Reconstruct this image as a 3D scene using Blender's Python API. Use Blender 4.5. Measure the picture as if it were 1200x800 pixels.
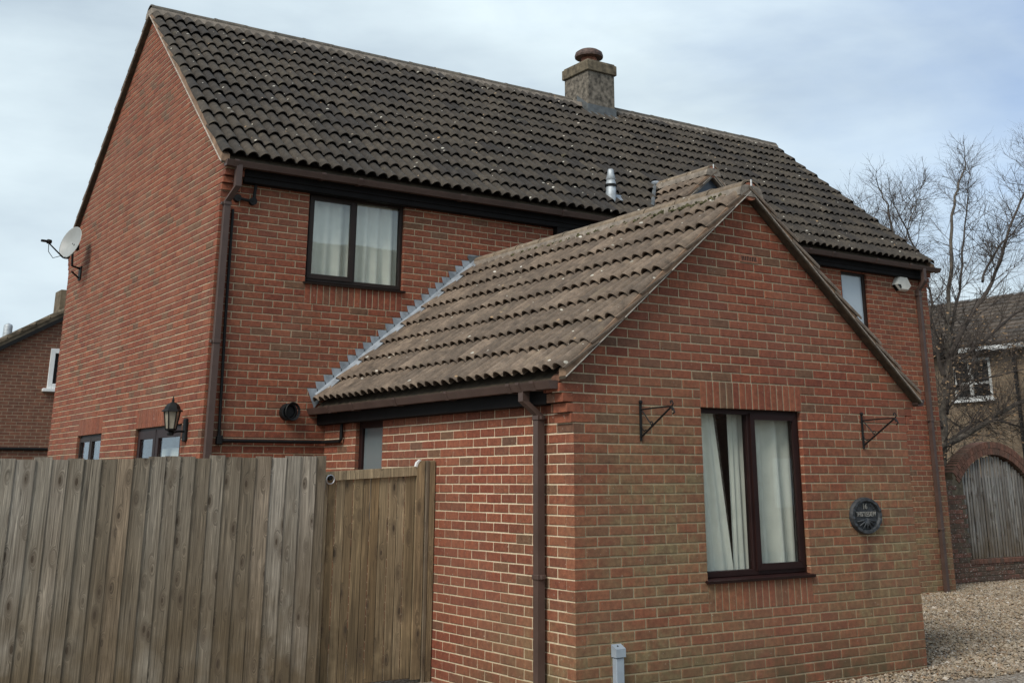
import bpy, math, random
from math import radians, sin, cos, pi, atan, sqrt, floor, ceil
from mathutils import Vector, Matrix
random.seed(7)
for o in list(bpy.data.objects): bpy.data.objects.remove(o)
S = bpy.context.scene
COL = S.collection
V = Vector

# ------------------------------------------------------------------ camera
CAM = V((-5.391, -7.334, 1.638)); YAW, PIT, ROL = radians(34.936), radians(16.810), radians(-0.149)
FPX, CX, CY = 1356.3, 637.1, 151.5            # pixels in a 1200 x 800 frame
fw = V((sin(YAW)*cos(PIT), cos(YAW)*cos(PIT), sin(PIT))); r0 = V((cos(YAW), -sin(YAW), 0)); u0 = r0.cross(fw)
rt = r0*cos(ROL)+u0*sin(ROL); up = u0*cos(ROL)-r0*sin(ROL)
cd = bpy.data.cameras.new('camera'); cam = bpy.data.objects.new('camera', cd); COL.objects.link(cam)
cam.matrix_world = Matrix(((rt.x, up.x, -fw.x, CAM.x), (rt.y, up.y, -fw.y, CAM.y), (rt.z, up.z, -fw.z, CAM.z), (0, 0, 0, 1)))
cd.sensor_width = 36; cd.sensor_fit = 'HORIZONTAL'; cd.lens = FPX/1200*36
cd.shift_x = -(CX-600)/1200; cd.shift_y = -(400-CY)/1200
cd.clip_start = .05; cd.clip_end = 3000
S.camera = cam
S.render.resolution_x = 1024; S.render.resolution_y = 682
S.view_settings.view_transform = 'Standard'; S.view_settings.look = 'None'
S.view_settings.exposure = 0.3; S.view_settings.gamma = 1

def px(p):                                     # where a point falls in the 1200 x 800 frame
    d = V(p)-CAM; z = d.dot(fw)
    if z < .1: return None
    return CX+FPX*d.dot(rt)/z, CY-FPX*d.dot(up)/z

# ------------------------------------------------------------------ world + sun
SUN_EL, SUN_AZ = radians(44), V((-1.0, -0.42, 0)).normalized()
w = bpy.data.worlds.new('World'); S.world = w; w.use_nodes = True
nt = w.node_tree; nt.nodes.clear(); N = nt.nodes.new; L = nt.links.new
sky = N('ShaderNodeTexSky'); sky.sky_type = 'NISHITA'; sky.sun_disc = False
sky.sun_elevation = SUN_EL; sky.sun_rotation = math.atan2(SUN_AZ.x, SUN_AZ.y)
sky.air_density = 1.0; sky.dust_density = 1.5
tc = N('ShaderNodeTexCoord'); mp = N('ShaderNodeMapping'); mp.inputs['Scale'].default_value = (1.3, 1.3, 4.0)
mp.inputs['Rotation'].default_value = (0.15, 0.25, 0.6)
L(tc.outputs['Generated'], mp.inputs['Vector'])
n1 = N('ShaderNodeTexNoise'); n1.inputs['Scale'].default_value = 1.6; n1.inputs['Detail'].default_value = 7; n1.inputs['Roughness'].default_value = .55; n1.inputs['Distortion'].default_value = .5
L(mp.outputs[0], n1.inputs['Vector'])
dot = N('ShaderNodeVectorMath'); dot.operation = 'DOT_PRODUCT'; L(tc.outputs['Generated'], dot.inputs[0])
bd = (fw*.5+rt*.55+up*.62).normalized(); dot.inputs[1].default_value = bd     # direction of the bluest gap in the cloud
mr = N('ShaderNodeMapRange'); mr.inputs['From Min'].default_value = .45; mr.inputs['From Max'].default_value = 1.0
mr.inputs['To Min'].default_value = .22; mr.inputs['To Max'].default_value = -.34; L(dot.outputs['Value'], mr.inputs['Value'])
ad = N('ShaderNodeMath'); ad.operation = 'ADD'; L(n1.outputs['Fac'], ad.inputs[0]); L(mr.outputs[0], ad.inputs[1])
cr = N('ShaderNodeValToRGB'); cr.color_ramp.elements[0].position = .18; cr.color_ramp.elements[0].color = (.30, .30, .30, 1)
cr.color_ramp.elements[1].position = .66; cr.color_ramp.elements[1].color = (1, 1, 1, 1); L(ad.outputs[0], cr.inputs[0])
n2 = N('ShaderNodeTexNoise'); n2.inputs['Scale'].default_value = 2.3; n2.inputs['Detail'].default_value = 6; L(mp.outputs[0], n2.inputs['Vector'])
cc = N('ShaderNodeValToRGB'); cc.color_ramp.elements[0].position = .33; cc.color_ramp.elements[0].color = (.43, .52, .60, 1)
cc.color_ramp.elements[1].position = .64; cc.color_ramp.elements[1].color = (.68, .79, .84, 1); L(n2.outputs['Fac'], cc.inputs[0])
sc = N('ShaderNodeVectorMath'); sc.operation = 'SCALE'; sc.inputs['Scale'].default_value = 10.0; L(cc.outputs[0], sc.inputs[0])
tint = N('ShaderNodeVectorMath'); tint.operation = 'MULTIPLY'; tint.inputs[1].default_value = (1.05, 1.12, 1.3); L(sky.outputs[0], tint.inputs[0])
mx = N('ShaderNodeMix'); mx.data_type = 'RGBA'; L(cr.outputs[0], mx.inputs['Factor']); L(tint.outputs[0], mx.inputs['A']); L(sc.outputs[0], mx.inputs['B'])
bg = N('ShaderNodeBackground'); bg.inputs['Strength'].default_value = .1; L(mx.outputs['Result'], bg.inputs['Color'])
wo = N('ShaderNodeOutputWorld'); L(bg.outputs[0], wo.inputs['Surface'])
ld = bpy.data.lights.new('sun', 'SUN'); ld.energy = 2.3; ld.angle = radians(24); ld.color = (1, .94, .86)
sun = bpy.data.objects.new('sun', ld); COL.objects.link(sun); sun.location = (-20, -5, 30)
sd = V((SUN_AZ.x*cos(SUN_EL), SUN_AZ.y*cos(SUN_EL), sin(SUN_EL)))
sun.rotation_euler = sd.to_track_quat('Z', 'Y').to_euler()

# ------------------------------------------------------------------ materials
class G:                                        # tiny node-graph helper
    def __init__(s, name):
        s.m = bpy.data.materials.new(name); s.m.use_nodes = True; s.t = s.m.node_tree; s.t.nodes.clear()
        s.out = s.n('ShaderNodeOutputMaterial'); s.p = s.n('ShaderNodeBsdfPrincipled'); s.l(s.p.outputs[0], s.out.inputs[0])
        s.geo = s.n('ShaderNodeNewGeometry'); s.pos = s.geo.outputs['Position']
    def n(s, k): return s.t.nodes.new(k)
    def l(s, a, b): s.t.links.new(a, b)
    def setv(s, sock, v):
        if isinstance(v, (int, float)): sock.default_value = v
        elif isinstance(v, (tuple, list)): sock.default_value = tuple(v) if len(v) == len(sock.default_value) else tuple(v)+(1,)
        else: s.l(v, sock)
    def scale(s, vec, sc):
        m = s.n('ShaderNodeVectorMath'); m.operation = 'MULTIPLY'; s.l(vec, m.inputs[0]); m.inputs[1].default_value = sc; return m.outputs[0]
    def noise(s, scale, vec=None, detail=4, rough=.55, dist=0):
        x = s.n('ShaderNodeTexNoise'); x.inputs['Scale'].default_value = scale; x.inputs['Detail'].default_value = detail
        x.inputs['Roughness'].default_value = rough; x.inputs['Distortion'].default_value = dist; s.l(vec or s.pos, x.inputs['Vector']); return x.outputs['Fac']
    def ramp(s, f, stops, interp='LINEAR'):
        r = s.n('ShaderNodeValToRGB'); e = r.color_ramp.elements; r.color_ramp.interpolation = interp
        while len(e) < len(stops): e.new(.5)
        for i, (p, c) in enumerate(stops):
            e[i].position = p; e[i].color = (tuple(c)+(1,)) if isinstance(c, (tuple, list)) else (c, c, c, 1)
        s.l(f, r.inputs[0]); return r.outputs[0]
    def mix(s, f, a, b, mode='MIX'):
        m = s.n('ShaderNodeMix'); m.data_type = 'RGBA'; m.blend_type = mode
        s.setv(m.inputs['Factor'], f); s.setv(m.inputs['A'], a); s.setv(m.inputs['B'], b); return m.outputs['Result']
    def math(s, op, a, b=0.0, clamp=False):
        m = s.n('ShaderNodeMath'); m.operation = op; m.use_clamp = clamp; s.setv(m.inputs[0], a); s.setv(m.inputs[1], b); return m.outputs[0]
    def mr(s, v, a, b, c=0.0, d=1.0):
        m = s.n('ShaderNodeMapRange'); s.l(v, m.inputs['Value'])
        for k, x in zip(('From Min', 'From Max', 'To Min', 'To Max'), (a, b, c, d)): m.inputs[k].default_value = x
        return m.outputs[0]
    def blob(s, c, scl, inner, outer):          # 1 inside an ellipsoid round a place in the world, 0 outside
        v = s.scale(s.pos, scl); d = s.n('ShaderNodeVectorMath'); d.operation = 'DISTANCE'; s.l(v, d.inputs[0])
        d.inputs[1].default_value = tuple(c[i]*scl[i] for i in range(3)); return s.mr(d.outputs['Value'], inner, outer, 1, 0)
    def bump(s, h, strength=.3, dist=.01):
        b = s.n('ShaderNodeBump'); b.inputs['Strength'].default_value = strength; b.inputs['Distance'].default_value = dist
        s.l(h, b.inputs['Height']); s.l(b.outputs[0], s.p.inputs['Normal'])
    def fin(s, col, rough=.85, **k):
        s.setv(s.p.inputs['Base Color'], col); s.setv(s.p.inputs['Roughness'], rough)
        for a, b in k.items(): s.setv(s.p.inputs[a.replace('_', ' ')], b)
        return s.m
    def rnd(s, single):
        if single: return s.n('ShaderNodeObjectInfo').outputs['Random']
        return s.geo.outputs['Random Per Island']

def stains(g):
    """algae and damp with shapes of their own on the extension's gable and the foot of the house"""
    a = g.blob((.9, 0, 1.35), (1, .6, .9), .35, 1.15)
    b = g.blob((3.4, 0, .85), (.8, .6, .85), .3, 1.15)
    c = g.blob((.6, 0, .2), (.5, .6, 1.3), .3, 1.1)
    d = g.blob((9.6, 4.5, .4), (.5, .6, .8), .3, 1.3)
    m = g.math('MAXIMUM', g.math('MAXIMUM', a, b), g.math('MAXIMUM', c, d))
    n = g.mr(g.noise(2.6, detail=6, rough=.65), .30, .52, .15, 1)
    return g.math('MULTIPLY', m, n, True)

def brick_mat(name, single):
    g = G(name); r = g.rnd(single)
    base = g.ramp(r, [(0, (.215, .059, .029)), (.12, (.160, .043, .023)), (.26, (.240, .072, .035)), (.40, (.165, .054, .029)),
                      (.50, (.212, .058, .029)), (.64, (.252, .080, .039)), (.76, (.180, .048, .025)), (.86, (.226, .067, .032)), (.92, (.130, .060, .034)), (.95, (.150, .074, .040)), (.975, (.225, .062, .030)), (1, (.110, .056, .034))])
    n = g.noise(22, detail=5, rough=.7); f = g.noise(140, detail=3)
    col = g.mix(.55, base, g.ramp(n, [(.3, (.35, .32, .30)), (.5, (1, 1, 1)), (.68, (1.55, 1.65, 1.6))]), 'MULTIPLY')
    col = g.mix(.55, col, g.ramp(f, [(.3, .6), (.6, 1.25)]), 'MULTIPLY')
    big = g.noise(.9, detail=4)
    col = g.mix(g.mr(big, .45, .7, 0, .3), col, (.23, .12, .08))
    r2 = g.math('FRACT', g.math('MULTIPLY', r, 13.7)); st = g.math('MULTIPLY', stains(g), g.math('MULTIPLY', g.mr(r2, .1, .6, .45, 1), g.mr(g.noise(7, detail=5, rough=.7), .36, .56, .45, 1)))
    col = g.mix(g.math('MULTIPLY', st, .95, True), col, g.ramp(n, [(.3, (.13, .092, .045)), (.65, (.25, .19, .095))]))
    drip = g.math('MULTIPLY', g.blob((3.25, 0, .92), (7.5, .6, 1.7), .25, .8), g.mr(g.noise(14, detail=4), .4, .6, .3, 1)); col = g.mix(g.math('MULTIPLY', drip, .75), col, (.085, .028, .018))
    damp = g.math('MULTIPLY', g.blob((2, 0, -.35), (.12, .3, 1.0), .45, .8), g.mr(g.noise(4, detail=6, rough=.7), .38, .6, 0, .8)); col = g.mix(damp, col, (.075, .065, .03))
    # pale lime specks
    sp = g.noise(55, detail=2, rough=.4); col = g.mix(g.mr(sp, .69, .75, 0, .55), col, (.42, .36, .29))
    g.bump(f, .35, .004)
    return g.fin(col, .93)

def mortar_mat():
    g = G('mortar')
    n = g.noise(60, detail=4); col = g.ramp(n, [(.3, (.33, .265, .17)), (.7, (.52, .43, .29))])
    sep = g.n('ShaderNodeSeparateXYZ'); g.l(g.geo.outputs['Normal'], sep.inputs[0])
    # west-facing joints are paler: sunlight on that side put into the colour
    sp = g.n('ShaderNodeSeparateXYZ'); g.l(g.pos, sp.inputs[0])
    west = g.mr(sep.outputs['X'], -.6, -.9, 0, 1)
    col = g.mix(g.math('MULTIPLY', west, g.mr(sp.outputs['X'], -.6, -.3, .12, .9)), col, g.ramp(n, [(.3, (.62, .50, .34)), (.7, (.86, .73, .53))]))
    mid = g.noise(.8, detail=4); col = g.mix(g.mr(mid, .4, .7, 0, .4), col, (.24, .18, .11))
    st = stains(g); col = g.mix(g.math('MULTIPLY', st, .55), col, (.33, .27, .15))
    g.bump(n, .5, .004)
    return g.fin(col, .95)

def flat(name, col, rough=.5, var=.25, nscale=12, bump=.15, **k):
    g = G(name); n = g.noise(nscale, detail=5)
    c = g.mix(1, col, g.ramp(n, [(.3, 1-var), (.7, 1+var)]), 'MULTIPLY')
    if bump: g.bump(g.noise(nscale*6, detail=3), bump, .003)
    return g.fin(c, rough, **k)

def tile_mat(name, single, c0, c1, c2):
    g = G(name); r = g.rnd(single)
    base = g.ramp(r, [(0, c0), (.35, c1), (.7, c0), (1, c2)])
    n = g.noise(9, detail=6, rough=.7); f = g.noise(90, detail=3, rough=.6)
    col = g.mix(.8, base, g.ramp(n, [(.3, .45), (.5, 1.0), (.70, 1.75)]), 'MULTIPLY')
    col = g.mix(.5, col, g.ramp(f, [(.3, .6), (.65, 1.4)]), 'MULTIPLY')
    ms = g.noise(4.5, detail=7, rough=.75); col = g.mix(g.mr(ms, .60, .72, 0, .45), col, (.13, .115, .055))
    vo = g.n('ShaderNodeTexVoronoi'); vo.inputs['Scale'].default_value = 8.5; vo.inputs['Randomness'].default_value = 1
    g.l(g.scale(g.pos, (1, 1, 1.3)), vo.inputs['Vector'])
    thr = g.n('ShaderNodeSeparateColor'); g.l(vo.outputs['Color'], thr.inputs[0])
    rad = g.math('MULTIPLY', g.mr(thr.outputs[0], .12, 1, 0, 1), .19)
    spot = g.math('LESS_THAN', g.math('ADD', vo.outputs['Distance'], g.math('MULTIPLY', g.noise(45, detail=2), .10)), g.math('ADD', rad, .035))
    col = g.mix(g.math('MULTIPLY', spot, .8), col, g.ramp(thr.outputs[1], [(0, (.60, .57, .48)), (.35, (.46, .44, .38)), (.6, (.25, .22, .17)), (.8, (.36, .22, .10)), (1, (.75, .73, .66))]))
    g.bump(f, .5, .006)
    return g.fin(col, .93)

def wood_mat(name, tones, knot=(.045, .032, .02), green=0.0):
    g = G(name); oi = g.n('ShaderNodeObjectInfo'); tcn = g.n('ShaderNodeTexCoord')
    off = g.n('ShaderNodeVectorMath'); off.operation = 'ADD'; g.l(tcn.outputs['Object'], off.inputs[0])
    cmb = g.n('ShaderNodeCombineXYZ'); g.l(g.math('MULTIPLY', oi.outputs['Random'], 37), cmb.inputs[0]); g.l(g.math('MULTIPLY', oi.outputs['Random'], 71), cmb.inputs[2]); g.l(cmb.outputs[0], off.inputs[1])
    o = off.outputs[0]
    kv = g.n('ShaderNodeTexVoronoi'); kv.inputs['Scale'].default_value = 1; g.l(g.scale(o, (12, .5, 4.2)), kv.inputs['Vector'])
    kd = kv.outputs['Distance']
    warp = g.n('ShaderNodeVectorMath'); warp.operation = 'ADD'; g.l(g.scale(o, (70, 20, 1.6)), warp.inputs[0])
    cw = g.n('ShaderNodeCombineXYZ'); g.l(g.mr(kd, 0, .4, 6.0, 0), cw.inputs[0]); g.l(cw.outputs[0], warp.inputs[1])
    gr = g.noise(1, warp.outputs[0], 6, .68, 1.6)
    base = g.ramp(oi.outputs['Random'], tones)
    col = g.mix(.8, base, g.ramp(gr, [(.34, .16), (.45, .75), (.55, 1.1), (.66, 1.9)]), 'MULTIPLY')
    lg = g.noise(1, g.scale(o, (5, 5, .9)), 4); col = g.mix(g.mr(lg, .45, .7, 0, .5), col, (.085, .058, .032))
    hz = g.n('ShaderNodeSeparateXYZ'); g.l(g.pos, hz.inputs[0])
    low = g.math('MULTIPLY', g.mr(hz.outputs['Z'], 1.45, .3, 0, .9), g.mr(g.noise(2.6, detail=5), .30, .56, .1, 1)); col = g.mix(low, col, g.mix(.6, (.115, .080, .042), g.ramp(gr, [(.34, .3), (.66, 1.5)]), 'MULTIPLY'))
    kn = g.math('LESS_THAN', g.math('ADD', kd, g.math('MULTIPLY', g.noise(30, detail=2), .06)), .15); col = g.mix(g.math('MULTIPLY', kn, .95), col, knot)
    halo = g.mr(kd, .12, .38, .6, 0); col = g.mix(halo, col, (.07, .048, .03))
    g.bump(gr, .45, .004)
    return g.fin(col, .88)

def glass_mat():
    g = G('window_glass'); g.t.nodes.remove(g.p)
    tr = g.n('ShaderNodeBsdfTransparent'); tr.inputs[0].default_value = (.93, .95, .94, 1); gl = g.n('ShaderNodeBsdfGlossy'); gl.inputs['Roughness'].default_value = .01; gl.inputs[0].default_value = (.9, .95, 1, 1)
    dt = g.n('ShaderNodeVectorMath'); dt.operation = 'DOT_PRODUCT'; g.l(g.geo.outputs['Incoming'], dt.inputs[0]); g.l(g.geo.outputs['Normal'], dt.inputs[1])
    fr = g.math('POWER', g.math('SUBTRACT', 1.0, g.math('ABSOLUTE', dt.outputs['Value']), True), 5)
    b = g.n('ShaderNodeBump'); b.inputs['Strength'].default_value = .04; b.inputs['Distance'].default_value = .02; g.l(g.noise(1.5, detail=1), b.inputs['Height']); g.l(b.outputs[0], gl.inputs['Normal'])
    f = g.math('ADD', g.math('MULTIPLY', fr, .9), .06, True)     # both faces of a double glazed unit
    ms = g.n('ShaderNodeMixShader'); g.l(f, ms.inputs[0]); g.l(tr.outputs[0], ms.inputs[1]); g.l(gl.outputs[0], ms.inputs[2]); g.l(ms.outputs[0], g.out.inputs[0])
    return g.m

M = {}
M['brick'] = brick_mat('brick_single', True); M['bricks'] = brick_mat('brick_work', False); M['mortar'] = mortar_mat()
M['tile_m1'] = tile_mat('main_tile_single', True, (.036, .029, .022), (.056, .045, .033), (.025, .021, .018))
M['tile_m'] = tile_mat('main_tile', False, (.036, .029, .022), (.056, .045, .033), (.025, .021, .018))
M['tile_e1'] = tile_mat('extension_tile_single', True, (.140, .102, .072), (.108, .080, .058), (.175, .130, .094))
M['tile_e'] = tile_mat('extension_tile', False, (.140, .102, .072), (.108, .080, .058), (.175, .130, .094))
M['ridge_m'] = tile_mat('main_ridge', True, (.085, .075, .060), (.10, .085, .066), (.07, .062, .05))
M['ridge_e'] = tile_mat('extension_ridge', True, (.19, .145, .10), (.16, .12, .082), (.21, .165, .118))
M['bed'] = flat('bedding_mortar', (.22, .185, .15), .95, .4, 14, .6)
M['bed_w'] = flat('verge_mortar', (.215, .135, .085), .95, .35, 10, .5)
M['clip_line'] = flat('undercloak_edge', (.42, .38, .33), .9, .35, 20, .3)
M['soffit'] = flat('dark_soffit', (.060, .043, .026), .9, .5, 12, .3)
M['moss'] = flat('moss', (.06, .055, .02), 1, .5, 30, .5)
M['gutter'] = flat('brown_plastic', (.072, .044, .035), .55, .2, 5, .05)
M['fascia'] = flat('black_fascia', (.007, .006, .006), .7, .3, 5, .05, Specular_IOR_Level=.15)
M['black'] = flat('black_paint', (.008, .008, .008), .6, .3, 20, .2, Specular_IOR_Level=.25)
M['frame_up'] = flat('dark_brown_frame', (.022, .014, .011), .5, .15, 6, .03, Specular_IOR_Level=.25)
M['frame_lo'] = flat('mahogany_frame', (.020, .0075, .0065), .5, .2, 6, .05, Specular_IOR_Level=.25)
M['white'] = flat('white_plastic', (.72, .73, .72), .4, .06, 5, .02)
M['oldwhite'] = flat('dull_white_frame', (.48, .48, .46), .6, .2, 5, .05)
M['alarm'] = flat('alarm_casing', (.60, .58, .52), .45, .15, 8, .02)
M['lead'] = flat('lead', (.29, .32, .35), .55, .35, 9, .25, Metallic=.25)
M['leadd'] = flat('old_lead', (.11, .118, .12), .6, .35, 9, .3, Metallic=.2)
M['steel'] = flat('galvanised_flue', (.42, .45, .47), .6, .3, 14, .1, Metallic=.5)
M['stack'] = flat('weathered_stack', (.14, .12, .095), .95, .8, 13, .9)
M['stackcap'] = flat('weathered_cap', (.125, .10, .065), .95, .6, 10, .8)
M['terra'] = flat('terracotta', (.30, .12, .07), .85, .4, 15, .3)
M['cowl'] = flat('rusty_cowl', (.09, .055, .042), .7, .55, 18, .3)
M['dish'] = flat('dish_grey', (.30, .31, .30), .45, .12, 6, .03)
M['meter'] = flat('grey_trunking', (.30, .35, .40), .5, .12, 10, .05)
M['plaque'] = flat('slate_plaque', (.035, .038, .042), .6, .5, 25, .5)
M['plaque_hi'] = flat('plaque_lettering', (.22, .21, .19), .6, .4, 60, .3)
M['lampglass'] = flat('lantern_glass', (.30, .27, .21), .15, .25, 10, 0)
M['net'] = flat('net_curtain', (.80, .77, .69), .95, .06, 8, .1)
M['drape'] = flat('white_drape', (.88, .84, .75), .95, .06, 8, .1)
M['pattern'] = flat('patterned_curtain', (.16, .13, .11), .95, .8, 60, .1)
M['frost'] = flat('obscured_glass', (.15, .175, .18), .12, .06, 3, 0)
M['frostsky'] = flat('blind_and_sky_reflection', (.42, .48, .53), .1, .04, 3, 0)  # pane over a blind, the sky's reflection put into its base colour
M['panel'] = flat('blue_grey_panel', (.045, .058, .078), .35, .12, 6, .02)
M['galv'] = flat('galvanised_ring', (.55, .56, .58), .3, .2, 20, .05, Metallic=.8)
M['glass'] = glass_mat()
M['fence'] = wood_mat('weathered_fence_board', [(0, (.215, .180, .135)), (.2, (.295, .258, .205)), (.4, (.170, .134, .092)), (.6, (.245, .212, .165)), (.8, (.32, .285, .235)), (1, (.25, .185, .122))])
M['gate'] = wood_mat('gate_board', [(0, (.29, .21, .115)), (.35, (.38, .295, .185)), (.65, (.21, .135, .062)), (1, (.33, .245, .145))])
M['oldwood'] = wood_mat('grey_slat', [(0, (.20, .19, .175)), (.5, (.27, .26, .24)), (1, (.15, .14, .13))])
M['bark'] = flat('bark', (.095, .080, .064), .95, .6, 10, .8)
M['twig'] = flat('twig', (.062, .050, .042), .95, .4, 10, .3)
M['dryleaf'] = flat('dry_leaf', (.22, .14, .075), .9, .5, 10, 0)

def simple_brick(name, scale_w, c1, c2, mort, axis='x', spec=None):
    g = G(name); sp = g.n('ShaderNodeSeparateXYZ'); g.l(g.pos, sp.inputs[0]); cb = g.n('ShaderNodeCombineXYZ')
    g.l(sp.outputs['X' if axis == 'x' else 'Y'], cb.inputs[0]); g.l(sp.outputs['Z'], cb.inputs[1])
    b = g.n('ShaderNodeTexBrick'); g.l(cb.outputs[0], b.inputs['Vector']); b.inputs['Scale'].default_value = 1
    b.inputs['Brick Width'].default_value = .225; b.inputs['Row Height'].default_value = .075; b.inputs['Mortar Size'].default_value = .006
    b.inputs['Color1'].default_value = c1+(1,); b.inputs['Color2'].default_value = c2+(1,); b.inputs['Mortar'].default_value = mort+(1,)
    col = g.mix(.6, b.outputs[0], g.ramp(g.noise(8, detail=5), [(.3, .6), (.7, 1.4)]), 'MULTIPLY')
    g.bump(b.outputs['Fac'], -.4, .01); return g.fin(col, .93)
M['nb_brick'] = simple_brick('neighbour_brick', 1, (.175, .072, .042), (.13, .056, .036), (.24, .185, .125), 'x')
M['yb_brick'] = simple_brick('buff_brick', 1, (.205, .150, .098), (.165, .118, .078), (.17, .14, .10), 'y')
M['nb_roof'] = flat('neighbour_tiles', (.13, .10, .065), .95, .5, 5, .6)
M['far_roof'] = flat('far_roof_tiles', (.085, .068, .055), .95, .45, 4, .6)

# ------------------------------------------------------------------ mesh helpers
class MB:
    def __init__(s): s.v = []; s.f = []
    def add(s, vs, fs):
        k = len(s.v); s.v += [tuple(x) for x in vs]; s.f += [tuple(i+k for i in f) for f in fs]; return s
    def box(s, a, b, mat=None):
        x0, y0, z0 = a; x1, y1, z1 = b
        vs = [V(p) for p in ((x0, y0, z0), (x1, y0, z0), (x1, y1, z0), (x0, y1, z0), (x0, y0, z1), (x1, y0, z1), (x1, y1, z1), (x0, y1, z1))]
        if mat: vs = [mat @ p for p in vs]
        return s.add(vs, [(0, 3, 2, 1), (4, 5, 6, 7), (0, 1, 5, 4), (1, 2, 6, 5), (2, 3, 7, 6), (3, 0, 4, 7)])
    def bbox(s, a, b, c=.006, mat=None):        # box with chamfered vertical+horizontal edges
        import itertools
        x = (min(a[0], b[0]), max(a[0], b[0])); y = (min(a[1], b[1]), max(a[1], b[1])); z = (min(a[2], b[2]), max(a[2], b[2]))
        import bmesh
        bm = bmesh.new(); bmesh.ops.create_cube(bm, size=1)
        for v in bm.verts: v.co = V((x[0] if v.co.x < 0 else x[1], y[0] if v.co.y < 0 else y[1], z[0] if v.co.z < 0 else z[1]))
        bmesh.ops.bevel(bm, geom=bm.edges[:], offset=c, segments=1, affect='EDGES')
        bm.verts.index_update(); vs = [v.co.copy() for v in bm.verts]
        if mat: vs = [mat @ p for p in vs]
        s.add(vs, [tuple(v.index for v in f.verts) for f in bm.faces]); bm.free(); return s
    def prism(s, poly, d, closed=True):         # planar polygon extruded by vector d
        n = len(poly); d = V(d); vs = [V(p) for p in poly]+[V(p)+d for p in poly]
        return s.add(vs, [tuple(range(n)), tuple(range(2*n-1, n-1, -1))]+[(i, i+n, (i+1) % n+n, (i+1) % n) for i in range(n)])
    def tube(s, pts, rad, n=8, cap=True):
        pts = [V(p) for p in pts]; rad = rad if isinstance(rad, (list, tuple)) else [rad]*len(pts)
        k = len(s.v); prev = None
        for i, p in enumerate(pts):
            t = (pts[min(i+1, len(pts)-1)]-pts[max(i-1, 0)]).normalized()
            if prev is None: a = t.orthogonal().normalized()
            else:
                a = prev-t*prev.dot(t); a = a.normalized() if a.length > 1e-6 else t.orthogonal().normalized()
            prev = a; b = t.cross(a)
            s.v += [tuple(p+(a*cos(2*pi*j/n)+b*sin(2*pi*j/n))*rad[i]) for j in range(n)]
        for i in range(len(pts)-1):
            for j in range(n):
                s.f.append((k+i*n+j, k+i*n+(j+1) % n, k+(i+1)*n+(j+1) % n, k+(i+1)*n+j))
        if cap: s.f.append(tuple(range(k+n-1, k-1, -1))); s.f.append(tuple(range(k+(len(pts)-1)*n, k+len(pts)*n)))
        return s
    def lathe(s, prof, c, n=24, ax=None):       # prof: (r, h) along axis ax through c
        ax = V(ax or (0, 0, 1)).normalized(); a = ax.orthogonal().normalized(); b = ax.cross(a); c = V(c); k = len(s.v)
        for r, h in prof: s.v += [tuple(c+ax*h+(a*cos(2*pi*j/n)+b*sin(2*pi*j/n))*r) for j in range(n)]
        for i in range(len(prof)-1):
            for j in range(n): s.f.append((k+i*n+j, k+i*n+(j+1) % n, k+(i+1)*n+(j+1) % n, k+(i+1)*n+j))
        return s
    def sqtube(s, pts, wx, wy, a=(1, 0, 0), b=(0, 1, 0)):   # square pipe, section axes fixed in the world
        a = V(a); b = V(b); k = len(s.v)
        for p in pts: s.v += [tuple(V(p)+a*wx/2*i+b*wy/2*j) for i, j in ((-1, -1), (1, -1), (1, 1), (-1, 1))]
        for i in range(len(pts)-1):
            for j in range(4): s.f.append((k+i*4+j, k+i*4+(j+1) % 4, k+(i+1)*4+(j+1) % 4, k+(i+1)*4+j))
        s.f.append((k+3, k+2, k+1, k)); e = k+(len(pts)-1)*4; s.f.append((e, e+1, e+2, e+3)); return s
    def mesh(s, name, mat, smooth=False):
        m = bpy.data.meshes.new(name); m.from_pydata(s.v, [], s.f); m.materials.append(mat)
        if smooth: m.polygons.foreach_set('use_smooth', [True]*len(m.polygons))
        m.update(); return m
    def build(s, name, mat, parent=None, smooth=False, kind=None, label=None):
        return link(name, s.mesh(name, mat, smooth), parent, kind, label)

def link(name, data, parent=None, kind=None, label=None):
    o = bpy.data.objects.new(name, data); COL.objects.link(o)
    if parent:
        o.parent = parent; o.matrix_parent_inverse = Matrix.Translation(-parent.location) if parent.parent is None else Matrix.Identity(4)
    if kind: o['kind'] = kind
    if label: o['label'] = label
    return o
def thing(name, loc, label, cat, group=None):
    o = bpy.data.objects.new(name, None); COL.objects.link(o); o.location = loc; o['label'] = label; o['category'] = cat
    o.empty_display_size = .2
    if group: o['group'] = group
    return o
def tag(o, label, cat, group=None):
    o['label'] = label; o['category'] = cat
    if group: o['group'] = group
    return o
def struct(o): o['kind'] = 'structure'; return o

# ------------------------------------------------------------------ house figures (metres)
D = 4.49; XL = -1.34; LM = 105*.1125-.01; XR = XL+LM; DG = 58*.1125-.01; YB = D+DG; W = 35*.1125-.01
TAN = .833; ANG = atan(TAN); CA, SA = cos(ANG), sin(ANG)
Zc = lambda n: 2.05+.075*n
E_EXT = Zc(0); E_MAIN = Zc(34)                  # underside of the eaves corbels
surf = lambda e, d: e+.366+TAN*(d+.131)          # height of the tile surface a distance d inside the wall face
YRID = D+DG/2; XRID = W/2-.03
house = thing('brick_house', (2, 5, 0), 'two storey red brick house with brown tiled roofs and a gabled front extension', 'house')

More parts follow.
